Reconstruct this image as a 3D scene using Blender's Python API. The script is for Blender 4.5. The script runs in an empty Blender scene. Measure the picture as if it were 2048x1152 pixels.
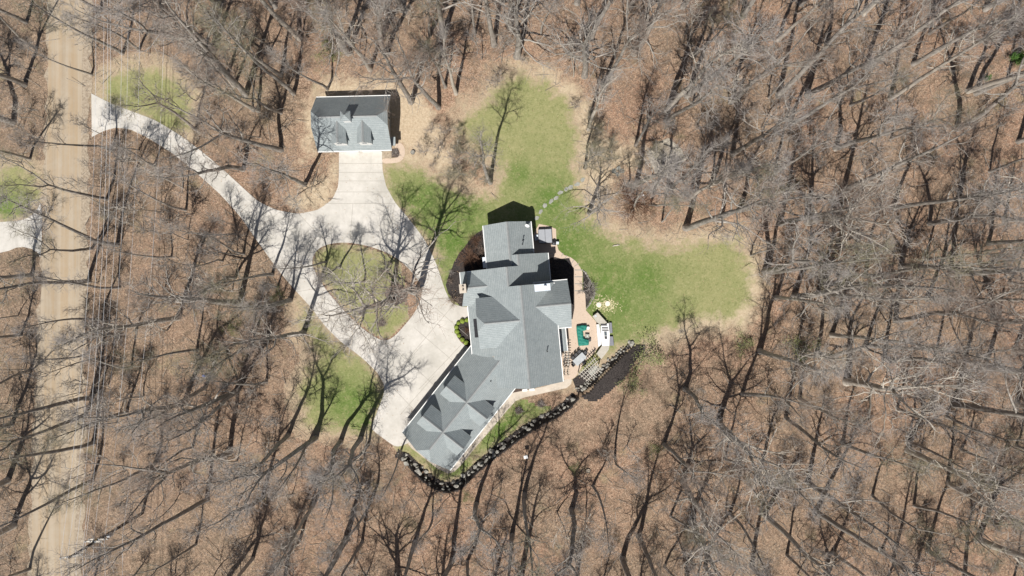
import bpy, math, random
import numpy as np
from mathutils import Vector, Matrix
from mathutils.geometry import tessellate_polygon
C = bpy.context.scene.collection
R = math.radians
# ---------------- camera, sky, sun ----------------
CAMH = 105.03
PX = 13.0                     # photo pixels per metre on the ground
cam = bpy.data.cameras.new("camera"); cam.lens = 24; cam.sensor_width = 36
cam.clip_end = 2000; cam.clip_start = 1
co = bpy.data.objects.new("camera", cam); C.objects.link(co)
co.location = (0, 0, CAMH); co.rotation_euler = (0, 0, 0)
bpy.context.scene.camera = co
SUNV = Vector((-1.75, -7.1, 13.0)).normalized()
wd = bpy.data.worlds.new("World"); bpy.context.scene.world = wd; wd.use_nodes = True
nt = wd.node_tree; nt.nodes.clear()
sky = nt.nodes.new('ShaderNodeTexSky'); sky.sky_type = 'NISHITA'; sky.sun_disc = False
sky.sun_elevation = math.asin(SUNV.z); sky.sun_rotation = math.atan2(SUNV.x, SUNV.y)
bg = nt.nodes.new('ShaderNodeBackground'); bg.inputs[1].default_value = 0.05
wo = nt.nodes.new('ShaderNodeOutputWorld')
nt.links.new(sky.outputs[0], bg.inputs[0]); nt.links.new(bg.outputs[0], wo.inputs[0])
sl = bpy.data.lights.new("sun", 'SUN'); sl.energy = 5.0; sl.angle = R(0.5); sl.color = (1, .955, .9)
so = bpy.data.objects.new("sun", sl); C.objects.link(so)
so.rotation_euler = SUNV.to_track_quat('Z', 'Y').to_euler(); so.location = (0, 0, 60)
vs = bpy.context.scene.view_settings
vs.view_transform = 'Standard'; vs.look = 'None'; vs.exposure = 0.3; vs.gamma = 1

# ---------------- helpers ----------------
def W(px, py, h=0.0):
    k = (CAMH - h) / CAMH
    return ((px - 1024) / PX * k, (576 - py) / PX * k)
def z1(x, y): return (780 + x / 3.938, 400 + y / 3.938)
def z2(x, y): return (780 + x / 3.469, 660 + y / 3.469)
def z3(x, y): return (580 + x / 4.116, 140 + y / 4.116)
def z4(x, y): return (1060 + x / 5.76, 560 + y / 5.76)
def z7(x, y): return (1110 + x / 7.2, 660 + y / 7.2)
def z8(x, y): return (1100 + x / 7.2, 480 + y / 7.2)

def mesh_obj(name, verts, faces, mat, parent=None, smooth=False, loc=(0, 0, 0), rz=0.0):
    me = bpy.data.meshes.new(name); me.from_pydata([tuple(v) for v in verts], [], faces); me.update()
    mats = mat if isinstance(mat, (list, tuple)) else [mat]
    for m in mats: me.materials.append(m)
    if smooth:
        me.polygons.foreach_set('use_smooth', [True] * len(me.polygons))
    o = bpy.data.objects.new(name, me); C.objects.link(o)
    if parent is not None: o.parent = parent
    o.location = loc; o.rotation_euler = (0, 0, rz)
    return o
def tag(o, label, cat, group=None):
    o['label'] = label; o['category'] = cat
    if group: o['group'] = group
    return o
def thing(name, label, cat, loc=(0, 0, 0), rz=0.0, group=None):
    o = bpy.data.objects.new(name, None); C.objects.link(o); o.empty_display_size = .5
    o.location = loc; o.rotation_euler = (0, 0, rz)
    return tag(o, label, cat, group)
class MB:
    def __init__(s): s.v = []; s.f = []; s.m = []
    def add(s, vs, fs, mi=0):
        n = len(s.v); s.v += [tuple(v) for v in vs]; s.f += [tuple(i + n for i in f) for f in fs]; s.m += [mi] * len(fs)
    def box(s, c, d, rz=0.0, mi=0, bev=0.0):
        x, y, z = d[0] / 2, d[1] / 2, d[2] / 2
        b = min(bev, x * .9, y * .9, z * .9)
        cs, sn = math.cos(rz), math.sin(rz)
        if b <= 0:
            pts = [(-x, -y, -z), (x, -y, -z), (x, y, -z), (-x, y, -z), (-x, -y, z), (x, -y, z), (x, y, z), (-x, y, z)]
            fs = [(0, 3, 2, 1), (4, 5, 6, 7), (0, 1, 5, 4), (1, 2, 6, 5), (2, 3, 7, 6), (3, 0, 4, 7)]
        else:
            pts = []
            for zz, ins in ((-z, 0), (z - b, 0), (z, b)):
                a, c2 = x - ins, y - ins
                pts += [(-a + b, -c2, zz), (a - b, -c2, zz), (a, -c2 + b, zz), (a, c2 - b, zz), (a - b, c2, zz), (-a + b, c2, zz), (-a, c2 - b, zz), (-a, -c2 + b, zz)]
            fs = [tuple(range(7, -1, -1)), tuple(range(16, 24))]
            for r in (0, 8):
                for i in range(8): fs.append((r + i, r + (i + 1) % 8, r + 8 + (i + 1) % 8, r + 8 + i))
        s.add([(c[0] + px * cs - py * sn, c[1] + px * sn + py * cs, c[2] + pz) for px, py, pz in pts], fs, mi)
    def tube(s, pts, rad, n=6, mi=0, cap=True):
        pts = [Vector(p) for p in pts]
        rads = rad if isinstance(rad, (list, tuple)) else [rad] * len(pts)
        rings = []; base = len(s.v); prev = None
        for i, p in enumerate(pts):
            d = (pts[min(i + 1, len(pts) - 1)] - pts[max(i - 1, 0)])
            d = d.normalized() if d.length > 1e-9 else Vector((0, 0, 1))
            ref = Vector((1, 0, 0)) if abs(d.x) < .8 else Vector((0, 1, 0))
            if prev is not None: ref = prev
            a = (ref - d * ref.dot(d)); a = a.normalized() if a.length > 1e-6 else d.orthogonal().normalized()
            b = d.cross(a); prev = a
            for k in range(n):
                t = 2 * math.pi * k / n
                q = p + (a * math.cos(t) + b * math.sin(t)) * rads[i]
                s.v.append((q.x, q.y, q.z))
        for i in range(len(pts) - 1):
            for k in range(n):
                s.f.append((base + i * n + k, base + i * n + (k + 1) % n, base + (i + 1) * n + (k + 1) % n, base + (i + 1) * n + k)); s.m.append(mi)
        if cap:
            s.f.append(tuple(base + k for k in range(n - 1, -1, -1))); s.m.append(mi)
            e = base + (len(pts) - 1) * n
            s.f.append(tuple(e + k for k in range(n))); s.m.append(mi)
    def lathe(s, c, prof, n=16, mi=0):
        base = len(s.v)
        for r, z in prof:
            for k in range(n):
                t = 2 * math.pi * k / n; s.v.append((c[0] + r * math.cos(t), c[1] + r * math.sin(t), c[2] + z))
        for i in range(len(prof) - 1):
            for k in range(n):
                s.f.append((base + i * n + k, base + i * n + (k + 1) % n, base + (i + 1) * n + (k + 1) % n, base + (i + 1) * n + k)); s.m.append(mi)
        e = base + (len(prof) - 1) * n
        s.f.append(tuple(e + k for k in range(n))); s.m.append(mi)
        s.f.append(tuple(base + k for k in range(n - 1, -1, -1))); s.m.append(mi)
    def prism(s, poly, z0, z1_, mi=0, mside=None, holes=()):
        loops = [list(poly)] + [list(h) for h in holes]
        def area(p): return sum(p[i][0] * p[(i + 1) % len(p)][1] - p[(i + 1) % len(p)][0] * p[i][1] for i in range(len(p))) / 2
        if area(loops[0]) < 0: loops[0].reverse()
        for h in loops[1:]:
            if area(h) > 0: h.reverse()
        flat = [p for l in loops for p in l]
        tris = tessellate_polygon([[Vector((x, y, 0)) for x, y in l] for l in loops])
        n = len(flat); base = len(s.v)
        s.v += [(x, y, z1_) for x, y in flat] + [(x, y, z0) for x, y in flat]
        for t in tris:
            a, b, c = [flat[i] for i in t]
            if (b[0] - a[0]) * (c[1] - a[1]) - (b[1] - a[1]) * (c[0] - a[0]) < 0: t = (t[0], t[2], t[1])
            s.f.append(tuple(base + i for i in t)); s.m.append(mi)
        k = 0
        for l in loops:
            m = len(l)
            for i in range(m):
                a, b = k + i, k + (i + 1) % m
                s.f.append((base + a, base + n + a, base + n + b, base + b)); s.m.append(mi if mside is None else mside)
            k += m
    def build(s, name, mat, parent=None, smooth=False, loc=(0, 0, 0), rz=0.0):
        o = mesh_obj(name, s.v, s.f, mat, parent, smooth, loc, rz)
        if isinstance(mat, (list, tuple)): o.data.polygons.foreach_set('material_index', s.m)
        return o
def chaikin(p, n=2, closed=True):
    for _ in range(n):
        q = []
        L = len(p)
        for i in range(L if closed else L - 1):
            a, b = p[i], p[(i + 1) % L]
            q += [(a[0] * .75 + b[0] * .25, a[1] * .75 + b[1] * .25), (a[0] * .25 + b[0] * .75, a[1] * .25 + b[1] * .75)]
        if not closed: q = [p[0]] + q + [p[-1]]
        p = q
    return p
def structure(o): o['kind'] = 'structure'; return o

# ---------------- materials ----------------
class N:
    def __init__(s, name, rough=.9, spec=.2):
        s.mat = bpy.data.materials.new(name); s.mat.use_nodes = True
        s.t = s.mat.node_tree; s.b = s.t.nodes['Principled BSDF']
        s.b.inputs['Roughness'].default_value = rough
        s.b.inputs['Specular IOR Level'].default_value = spec
        s.tc = s.t.nodes.new('ShaderNodeNewGeometry').outputs['Position']
    def lk(s, a, b): s.t.links.new(a, b)
    def put(s, sock, val):
        if hasattr(val, 'is_linked') or isinstance(val, bpy.types.NodeSocket): s.lk(val, sock)
        else: sock.default_value = val
    def obj(s): return s.t.nodes.new('ShaderNodeTexCoord').outputs['Object']
    def map(s, vec, scale=(1, 1, 1), rot=(0, 0, 0)):
        m = s.t.nodes.new('ShaderNodeMapping'); s.lk(vec, m.inputs[0]); m.inputs['Scale'].default_value = scale; m.inputs['Rotation'].default_value = rot
        return m.outputs[0]
    def noise(s, scale, detail=4, rough=.6, vec=None, dist=0):
        n = s.t.nodes.new('ShaderNodeTexNoise'); s.lk(vec if vec is not None else s.tc, n.inputs['Vector'])
        n.inputs['Scale'].default_value = scale; n.inputs['Detail'].default_value = detail; n.inputs['Roughness'].default_value = rough
        n.inputs['Distortion'].default_value = dist
        return n.outputs['Fac']
    def voro(s, scale, vec=None, out='Color'):
        n = s.t.nodes.new('ShaderNodeTexVoronoi'); s.lk(vec if vec is not None else s.tc, n.inputs['Vector']); n.inputs['Scale'].default_value = scale
        return n.outputs[out]
    def ramp(s, fac, stops):
        r = s.t.nodes.new('ShaderNodeValToRGB'); s.lk(fac, r.inputs[0])
        e = r.color_ramp.elements
        while len(e) < len(stops): e.new(.5)
        for x, (p, c) in zip(e, stops):
            x.position = p; x.color = (c[0], c[1], c[2], 1) if isinstance(c, (tuple, list)) else (c, c, c, 1)
        return r.outputs[0]
    def mix(s, fac, a, b, mode='MIX'):
        m = s.t.nodes.new('ShaderNodeMix'); m.data_type = 'RGBA'; m.blend_type = mode
        s.put(m.inputs[0], fac)
        for i, v in ((6, a), (7, b)):
            if isinstance(v, (tuple, list)): v = (v[0], v[1], v[2], 1)
            s.put(m.inputs[i], v)
        return m.outputs[2]
    def math(s, op, a, b=0.0, clamp=False):
        m = s.t.nodes.new('ShaderNodeMath'); m.operation = op; m.use_clamp = clamp
        s.put(m.inputs[0], a); s.put(m.inputs[1], b); return m.outputs[0]
    def attr(s, name):
        a = s.t.nodes.new('ShaderNodeAttribute'); a.attribute_name = name; return a.outputs['Fac']
    def color(s, c): s.put(s.b.inputs['Base Color'], c if not isinstance(c, (tuple, list)) else (c[0], c[1], c[2], 1)); return s
    def bump(s, h, strength=.5, dist=.05):
        b = s.t.nodes.new('ShaderNodeBump'); b.inputs['Strength'].default_value = strength; b.inputs['Distance'].default_value = dist
        s.lk(h, b.inputs['Height']); s.lk(b.outputs[0], s.b.inputs['Normal']); return s
def speck(name, c1, c2, scale=6, rough=.85, spec=.2, bump=.3, bd=.03, detail=5):
    n = N(name, rough, spec); f = n.noise(scale, detail)
    n.color(n.mix(n.ramp(f, [(.3, 0.), (.7, 1.)]), c1, c2)); n.bump(f, bump, bd); return n.mat

def litter_color(n):
    big = n.ramp(n.noise(.06, 6, .65), [(.38, 0.), (.62, 1.)])
    sxp = n.t.nodes.new('ShaderNodeSeparateXYZ'); n.lk(n.tc, sxp.inputs[0])
    west = n.math('MULTIPLY', n.math('ADD', sxp.outputs[0], n.math('MULTIPLY', n.noise(.04, 4), 60)), -.022)   # duller, darker leaves towards the road
    west = n.math('ADD', west, .1, clamp=True)
    c = n.mix(big, n.mix(west, (.30, .178, .120), (.185, .15, .115)), (.22, .175, .125))
    sp = n.voro(5.5)                       # leaf clumps
    sp2 = n.voro(12)
    n1 = n.ramp(n.noise(2.2, 6, .75), [(.3, 0.), (.72, 1.)])
    c = n.mix(n.math('MULTIPLY', n1, .7), c, (.42, .278, .188))
    sepx = n.t.nodes.new('ShaderNodeSeparateColor'); n.lk(sp, sepx.inputs[0])
    sep2 = n.t.nodes.new('ShaderNodeSeparateColor'); n.lk(sp2, sep2.inputs[0])
    dark = n.ramp(sepx.outputs[0], [(.0, 1.), (.42, 0.)])
    c = n.mix(n.math('MULTIPLY', dark, .6), c, (.12, .075, .05))
    dk2 = n.ramp(n.noise(5.0, 6, .8, dist=.6), [(.38, 1.), (.54, 0.)])
    c = n.mix(n.math('MULTIPLY', dk2, .85), c, (.075, .052, .036))
    lite = n.ramp(sep2.outputs[1], [(.7, 0.), (.95, 1.)])
    c = n.mix(n.math('MULTIPLY', lite, .55), c, (.62, .47, .34))
    drift = n.ramp(n.noise(.55, 6, .7, dist=1.2), [(.46, 0.), (.66, 1.)])
    c = n.mix(n.math('MULTIPLY', drift, .65), c, (.10, .082, .06))
    moss = n.ramp(n.noise(.22, 4), [(.6, 0.), (.72, 1.)])
    c = n.mix(n.math('MULTIPLY', moss, .35), c, (.23, .22, .12))
    return c
def dry_color(n):
    sd = n.attr('dry')
    e = n.math('ADD', sd, n.math('MULTIPLY', n.math('SUBTRACT', n.noise(.6, 6, .7), .5), 7.0))
    g = n.ramp(n.math('ADD', n.math('MULTIPLY', e, .2), .35), [(.3, 0.), (.7, 1.)])
    straw = n.mix(n.ramp(n.noise(2.6, 6, .8), [(.32, 0.), (.68, 1.)]), (.34, .26, .17), (.60, .51, .37))
    return n.mix(n.math('MULTIPLY', g, .8), litter_color(n), straw)
def grass_color(n, lush):
    g1 = n.ramp(n.noise(.35, 5, .65), [(.35, 0.), (.65, 1.)])
    g1 = n.mix(.5, g1, n.ramp(n.noise(1.4, 6, .75), [(.3, 0.), (.7, 1.)]))
    lushc = n.mix(g1, (.052, .108, .020), (.086, .148, .034))
    dry = n.mix(g1, (.155, .175, .062), (.215, .215, .095))
    c = n.mix(lush, dry, lushc)
    sp = n.ramp(n.noise(4.5, 6, .75), [(.3, 0.), (.7, 1.)])
    c = n.mix(n.math('MULTIPLY', sp, .6), c, n.mix(lush, (.36, .34, .18), (.17, .225, .06)))
    pt = n.ramp(n.noise(.8, 6, .75), [(.5, 0.), (.72, 1.)])
    c = n.mix(n.math('MULTIPLY', pt, .6), c, (.33, .30, .155))
    st = n.ramp(n.noise(9, 5, .8), [(.55, 0.), (.75, 1.)])
    c = n.mix(n.math('MULTIPLY', st, .65), c, (.05, .075, .024))
    sc_ = n.t.nodes.new('ShaderNodeSeparateColor'); n.lk(n.voro(4.5), sc_.inputs[0])
    c = n.mix(n.math('MULTIPLY', n.ramp(sc_.outputs[0], [(.8, 0.), (1., 1.)]), .25), c, (.38, .36, .2))
    c = n.mix(n.math('MULTIPLY', n.ramp(sc_.outputs[1], [(.75, 0.), (1., 1.)]), .3), c, (.05, .08, .02))
    return c
n = N('leaf_litter', .95, .05); n.color(litter_color(n)); n.bump(n.noise(7, 6, .75), 1.0, .12); M_litter = n.mat
# lawn: grass fading through pale straw into the leaves, by the distance to the mown edge
n = N('lawn_grass', .95, .05)
sd = n.attr('edge'); lush = n.attr('lush')
wob = n.math('MULTIPLY', n.math('SUBTRACT', n.noise(.45, 7, .75), .5), 8.5)
wob2 = n.math('MULTIPLY', n.math('SUBTRACT', n.noise(6, 4, .8), .5), 3.0)
e = n.math('ADD', n.math('ADD', sd, wob), wob2)
g = n.ramp(n.math('ADD', n.math('MULTIPLY', e, .17), .40), [(.3, 0.), (.62, 1.)])
stw = n.ramp(n.math('ADD', n.math('MULTIPLY', e, .11), .5), [(.12, 0.), (.42, 1.)])
straw = n.mix(n.ramp(n.noise(3, 6, .75), [(.3, 0.), (.7, 1.)]), (.31, .245, .155), (.54, .46, .33))
lsh = n.math('ADD', lush, n.math('MULTIPLY', n.math('SUBTRACT', n.noise(.25, 4, .6), .5), .9), clamp=True)
c = n.mix(n.math('MULTIPLY', stw, .6), dry_color(n), straw)
n.color(n.mix(g, c, grass_color(n, lsh))); n.bump(n.noise(9, 5, .8), .8, .06); M_lawn = n.mat

def concrete(name, a, b, st=(.36, .34, .31)):
    n = N(name, .8, .25); f = n.noise(.22, 7, .7)
    c = n.mix(n.ramp(f, [(.36, 0.), (.64, 1.)]), a, (b[0]*.9, b[1]*.9, b[2]*.88))
    f2 = n.noise(1.3, 5, .7); c = n.mix(n.math('MULTIPLY', n.ramp(f2, [(.5, 0.), (.75, 1.)]), .3), c, st)
    c = n.mix(n.math('MULTIPLY', n.noise(14, 3), .12), c, (.35, .33, .3))
    tyre = n.ramp(n.noise(.5, 5, .7, vec=n.map(n.tc, (1, .3, 1), (0, 0, .5)), dist=.8), [(.52, 0.), (.68, 1.)])
    c = n.mix(n.math('MULTIPLY', tyre, .28), c, (.30, .28, .25))
    n.color(c); n.bump(n.noise(20, 3), .1, .01); return n.mat
M_conc = concrete('driveway_concrete', (.56, .535, .49), (.46, .44, .40))
M_path = concrete('path_concrete', (.56, .5, .42), (.46, .40, .33))
M_joint = speck('joint', (.25, .23, .2), (.32, .3, .26), 3)
n = N('dirt_road', .95, .1)
long_ = n.map(n.tc, (1.0, .012, 1), (0, 0, R(1.1)))
tr = n.noise(.9, 4, .6, vec=long_)
c = n.mix(n.ramp(tr, [(.35, 0.), (.65, 1.)]), (.30, .242, .172), (.375, .315, .238))
tr2 = n.noise(2.6, 3, .5, vec=long_)
c = n.mix(n.math('MULTIPLY', n.ramp(tr2, [(.45, 0.), (.62, 1.)]), .5), c, (.33, .24, .145))
c = n.mix(n.math('MULTIPLY', n.ramp(n.noise(.5, 6, .7), [(.45, 0.), (.8, 1.)]), .4), c, (.4, .37, .31))
n.color(c); n.bump(n.noise(6, 6, .7), .3, .04); M_road = n.mat
n = N('roadside_gravel', .95, .05)
c = n.mix(n.ramp(n.noise(2.5, 6, .75), [(.35, 0.), (.65, 1.)]), (.21, .165, .12), (.40, .34, .26)); n.color(c); n.bump(n.noise(8, 5), .6, .05); M_verge = n.mat
n = N('patio_pavers', .8, .25)
br = n.t.nodes.new('ShaderNodeTexBrick'); n.lk(n.map(n.tc, (1, 1, 1), (0, 0, R(-5.3))), br.inputs[0]); br.inputs['Scale'].default_value = 2.2
br.inputs['Color1'].default_value = (.43, .35, .275, 1); br.inputs['Color2'].default_value = (.49, .40, .32, 1); br.inputs['Mortar'].default_value = (.46, .34, .25, 1); br.inputs['Mortar Size'].default_value = .015
n.color(n.mix(n.math('MULTIPLY', n.noise(.8, 5), .5), br.outputs[0], (.53, .42, .33))); M_paver = n.mat
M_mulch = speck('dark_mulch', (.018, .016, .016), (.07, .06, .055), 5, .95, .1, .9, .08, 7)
M_mulch2 = speck('brown_mulch', (.05, .035, .03), (.13, .10, .085), 6, .95, .1, .9, .08, 7)

def shingle(name, a, b):
    n = N(name, .85, .25)
    f = n.noise(7, 5, .8); c = n.mix(n.ramp(f, [(.32, 0.), (.68, 1.)]), a, b)
    sx = n.t.nodes.new('ShaderNodeSeparateXYZ'); n.lk(n.tc, sx.inputs[0])
    row = n.math('FRACT', n.math('MULTIPLY', sx.outputs[2], 4.6))
    rowm = n.ramp(row, [(.0, 1.), (.3, 0.)])
    c = n.mix(n.math('MULTIPLY', rowm, .6), c, (a[0] * .45, a[1] * .45, a[2] * .45))
    st = n.ramp(n.noise(.9, 6, .7, vec=n.map(n.tc, (1, 1, .4))), [(.4, 0.), (.75, 1.)])
    c = n.mix(n.math('MULTIPLY', st, .38), c, (a[0] * .65, a[1] * .68, a[2] * .7))
    vc = n.t.nodes.new('ShaderNodeSeparateColor'); n.lk(n.voro(3.4, vec=n.map(n.tc, (1, 1, 1.8))), vc.inputs[0])
    c = n.mix(n.math('MULTIPLY', vc.outputs[0], .22), c, (a[0] * .6, a[1] * .6, a[2] * .6))
    n.color(c); n.bump(n.math('ADD', f, row), .6, .04); return n.mat
M_shin = shingle('grey_shingles', (.25, .285, .292), (.385, .42, .42))
M_cap = shingle('ridge_shingles', (.30, .315, .315), (.37, .385, .38))
M_white = speck('white_trim', (.78, .78, .76), (.7, .7, .68), 3, .5, .4, .05)
M_wall = speck('stone_veneer', (.42, .36, .29), (.26, .22, .19), 3.5, .9, .2, .8, .05)
M_siding = speck('siding', (.50, .49, .45), (.44, .43, .4), 2, .7, .3, .1)
n = N('window_glass', .08, .6); n.color((.03, .045, .06)); M_glass = n.mat
n = N('metal_flashing', .35, .5); n.color(n.mix(n.noise(2), (.5, .56, .62), (.62, .67, .72))); M_flash = n.mat
M_dark = speck('dark_metal', (.02, .02, .022), (.035, .035, .04), 4, .45, .5, .05)
n = N('bark', .95, .08)
f = n.noise(2.2, 6, .75, vec=n.map(n.obj(), (1.6, 1.6, .35)))
c = n.mix(n.ramp(f, [(.3, 0.), (.7, 1.)]), (.12, .108, .096), (.50, .46, .405))
c = n.mix(n.math('MULTIPLY', n.ramp(n.noise(.5, 3, .6, vec=n.obj()), [(.5, 0.), (.7, 1.)]), .4), c, (.24, .235, .20))
n.color(c); n.bump(f, .8, .05); M_bark = n.mat
n = N('pale_bark', .95, .08)
f = n.noise(2.0, 6, .75, vec=n.map(n.obj(), (1.6, 1.6, .4)))
n.color(n.mix(n.ramp(f, [(.3, 0.), (.7, 1.)]), (.28, .25, .21), (.60, .55, .47))); n.bump(f, .8, .05); M_bark2 = n.mat
def twigmat(name, a, b):
    n = N(name, .95, .05); n.color(n.mix(n.noise(.6, 4, .7), a, b)); return n.mat
M_twig = twigmat('grey_twigs', (.21, .19, .175), (.48, .44, .41))
M_twig2 = twigmat('brown_twigs', (.19, .145, .115), (.41, .325, .27))
M_twig3 = twigmat('mossy_twigs', (.19, .18, .12), (.36, .33, .22))
M_rock = speck('boulder_stone', (.11, .108, .10), (.46, .44, .385), 1.6, .9, .2, .9, .12, 7)
M_stone = speck('flagstone', (.20, .205, .18), (.33, .335, .30), 3, .9, .2, .5, .05)
def leafmat(name, a, b):
    n = N(name, .75, .2); n.color(n.mix(n.ramp(n.noise(1.8, 4, .7), [(.3, 0.), (.7, 1.)]), a, b)); return n.mat
M_leafy = leafmat('young_leaves', (.13, .15, .055), (.25, .27, .12))
M_box = leafmat('boxwood_leaves', (.16, .23, .03), (.36, .45, .09))
M_ever = leafmat('evergreen_needles', (.03, .08, .015), (.1, .19, .04))
M_red = leafmat('reddish_twigs', (.14, .08, .055), (.25, .15, .10))
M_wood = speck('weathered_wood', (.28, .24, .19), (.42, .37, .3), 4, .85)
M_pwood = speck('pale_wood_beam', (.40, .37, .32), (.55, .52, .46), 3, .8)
M_pole = speck('creosote_pole', (.04, .032, .026), (.1, .085, .07), 4, .9)

# ---------------- ground shape ----------------
WALL = [z2(*p) for p in [(40, 850), (120, 885), (180, 945), (250, 1010), (330, 1065), (400, 1085), (470, 1068), (530, 1020), (590, 955), (660, 900), (740, 832), (830, 765), (930, 692), (1030, 632), (1130, 580), (1230, 510), (1290, 445)]]
WALL2 = [z2(*p) for p in [(1290, 432), (1380, 375), (1450, 300), (1530, 222), (1600, 152), (1660, 105), (1700, 88)]]
wl = np.array([W(*p) for p in WALL + WALL2[1:]])
def seg_dist(P, poly, closed=True):
    P = np.asarray(P, float); d = np.full(len(P), 1e9)
    n_ = len(poly); m = n_ if closed else n_ - 1
    side = np.zeros(len(P))
    for i in range(m):
        a = np.array(poly[i]); b = np.array(poly[(i + 1) % n_]); ab = b - a
        t = np.clip(((P - a) @ ab) / max(ab @ ab, 1e-9), 0, 1)
        q = P - (a + t[:, None] * ab); dd = np.hypot(q[:, 0], q[:, 1])
        cr = ab[0] * (P[:, 1] - a[1]) - ab[1] * (P[:, 0] - a[0])
        k = dd < d - 1e-9; side = np.where(k, np.sign(cr), side); d = np.minimum(d, dd)
    return d, side
def inside(P, poly):
    P = np.asarray(P, float); c = np.zeros(len(P), bool); n_ = len(poly)
    for i in range(n_):
        x1, y1 = poly[i]; x2, y2 = poly[(i + 1) % n_]
        if y1 == y2: continue
        k = ((y1 > P[:, 1]) != (y2 > P[:, 1])) & (P[:, 0] < (x2 - x1) * (P[:, 1] - y1) / (y2 - y1) + x1)
        c ^= k
    return c
def sdist(P, poly):
    d, _ = seg_dist(P, poly); return np.where(inside(P, poly), d, -d)
def gh(P):
    P = np.asarray(P, float).reshape(-1, 2)
    d, s = seg_dist(P, wl, closed=False)
    best = np.full(len(P), 1e9); arc = np.zeros(len(P)); run = 0.0
    for a, b in zip(wl, wl[1:]):
        ab = b - a; L = math.hypot(*ab); t = np.clip(((P - a) @ ab) / (L * L), 0, 1); q = P - (a + t[:, None] * ab); dd = np.hypot(q[:, 0], q[:, 1])
        k = dd < best; best = np.where(k, dd, best); arc = np.where(k, run + t * L, arc); run += L
    d0, d1 = arc, run - arc
    out = s < 0                                    # the woods side of the wall
    h = 1.15 * np.clip(d / .5, 0, 1) * np.exp(-(d / 13.0) ** 2)
    fade = np.clip(np.minimum(d0, d1) / 5.0, 0, 1); fade = fade * fade * (3 - 2 * fade)
    return np.where(out, h * fade, 0.0)
def g1(x, y): return float(gh([(x, y)])[0])
xs = np.concatenate([np.linspace(-420, -96, 10), np.arange(-92, 93, 1.2), np.linspace(96, 420, 10)])
ys = np.concatenate([np.linspace(-350, -66, 8), np.arange(-62, -38, 1.2), np.arange(-37.6, -4, .5), np.arange(-3, 56, 1.5), np.linspace(60, 350, 8)])
xs = np.unique(np.concatenate([xs, np.arange(-20, 24, .5)])); ys = np.unique(ys)
gx, gy = np.meshgrid(xs, ys); P = np.stack([gx.ravel(), gy.ravel()], 1); zz = gh(P)
nx, ny = len(xs), len(ys)
fs = [(j * nx + i, j * nx + i + 1, (j + 1) * nx + i + 1, (j + 1) * nx + i) for j in range(ny - 1) for i in range(nx - 1)]
structure(mesh_obj('woodland_floor', np.column_stack([P, zz]).tolist(), fs, M_litter, smooth=True))

# ---------------- lawns ----------------
def pxs(l): return [W(*p) for p in l]
LAWNS = {
 'main': [(764, 330), (812, 324), (838, 338), (868, 352), (905, 378), (950, 396), (992, 388), (1000, 350), (985, 318), (950, 292), (918, 262), (940, 222), (985, 196), (1004, 155), (1050, 146), (1098, 168), (1140, 205), (1158, 262), (1150, 330), (1172, 430), (1215, 462), (1262, 480), (1340, 492), (1400, 482), (1478, 478), (1502, 530), (1506, 600), (1470, 642), (1400, 640), (1340, 658), (1288, 680), (1236, 700), (1205, 722), (1180, 760), (1090, 745), (1040, 620), (960, 480), (930, 640), (880, 600), (868, 500), (815, 430), (780, 400)],
 'island': [(622, 525), (632, 500), (655, 488), (690, 484), (730, 490), (770, 503), (800, 520), (830, 550), (843, 575), (842, 600), (830, 625), (810, 650), (790, 672), (775, 681), (760, 680), (735, 665), (700, 635), (660, 590), (635, 555)],
 'road': [(198, 190), (220, 152), (262, 134), (320, 138), (368, 168), (386, 205), (372, 262), (345, 268), (300, 245), (240, 222)],
 'far': [(-60, 340), (30, 332), (72, 345), (76, 400), (50, 436), (0, 445), (-60, 445)],
 'verge': [(600, 606), (640, 650), (700, 700), (755, 745), (770, 790), (742, 862), (700, 868), (610, 850), (596, 780), (640, 710), (600, 660)],
 'garage_side': [(640, 310), (674, 310), (676, 380), (640, 424), (600, 418), (630, 380)],
 'south': [z2(*p) for p in [(845, 470), (930, 455), (1090, 420), (1225, 395), (1262, 340), (1300, 420), (1255, 455), (1180, 525), (1050, 598), (930, 665), (830, 735), (740, 805), (660, 880), (585, 940), (520, 1010), (450, 1045), (390, 1060), (320, 1040), (250, 985), (185, 915), (120, 862), (40, 830), (20, 790), (90, 735), (200, 820), (400, 980), (600, 760)]],
}
LUSH = [((1120, 500), 130), ((900, 470), 110), ((1230, 590), 110), ((1130, 480), 80), ((850, 400), 60), ((1210, 560), 75), ((925, 420), 55), ((1040, 350), 30), ((1100, 400), 60), ((700, 800), 60), ((740, 840), 55), ((745, 660), 20), ((1180, 620), 60), ((930, 560), 50), ((1290, 560), 60), ((1010, 860), 90), ((900, 920), 50), ((10, 420), 40), ((-400, 190), 5)]
DRYP = [[(640, 150), (800, 150), (850, 180), (880, 230), (900, 280), (930, 330), (960, 370), (900, 360), (840, 330), (790, 330), (800, 300), (640, 300), (600, 330), (600, 220)],
 [(1010, 130), (1110, 130), (1180, 200), (1220, 270), (1330, 290), (1340, 330), (1240, 350), (1215, 430), (1165, 420), (1150, 230), (1080, 150)],
 [(1180, 440), (1240, 455), (1330, 470), (1500, 460), (1530, 560), (1500, 660), (1350, 670), (1500, 500)],
 [(560, 400), (660, 330), (676, 300), (690, 330), (665, 420), (600, 436)]]
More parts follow.
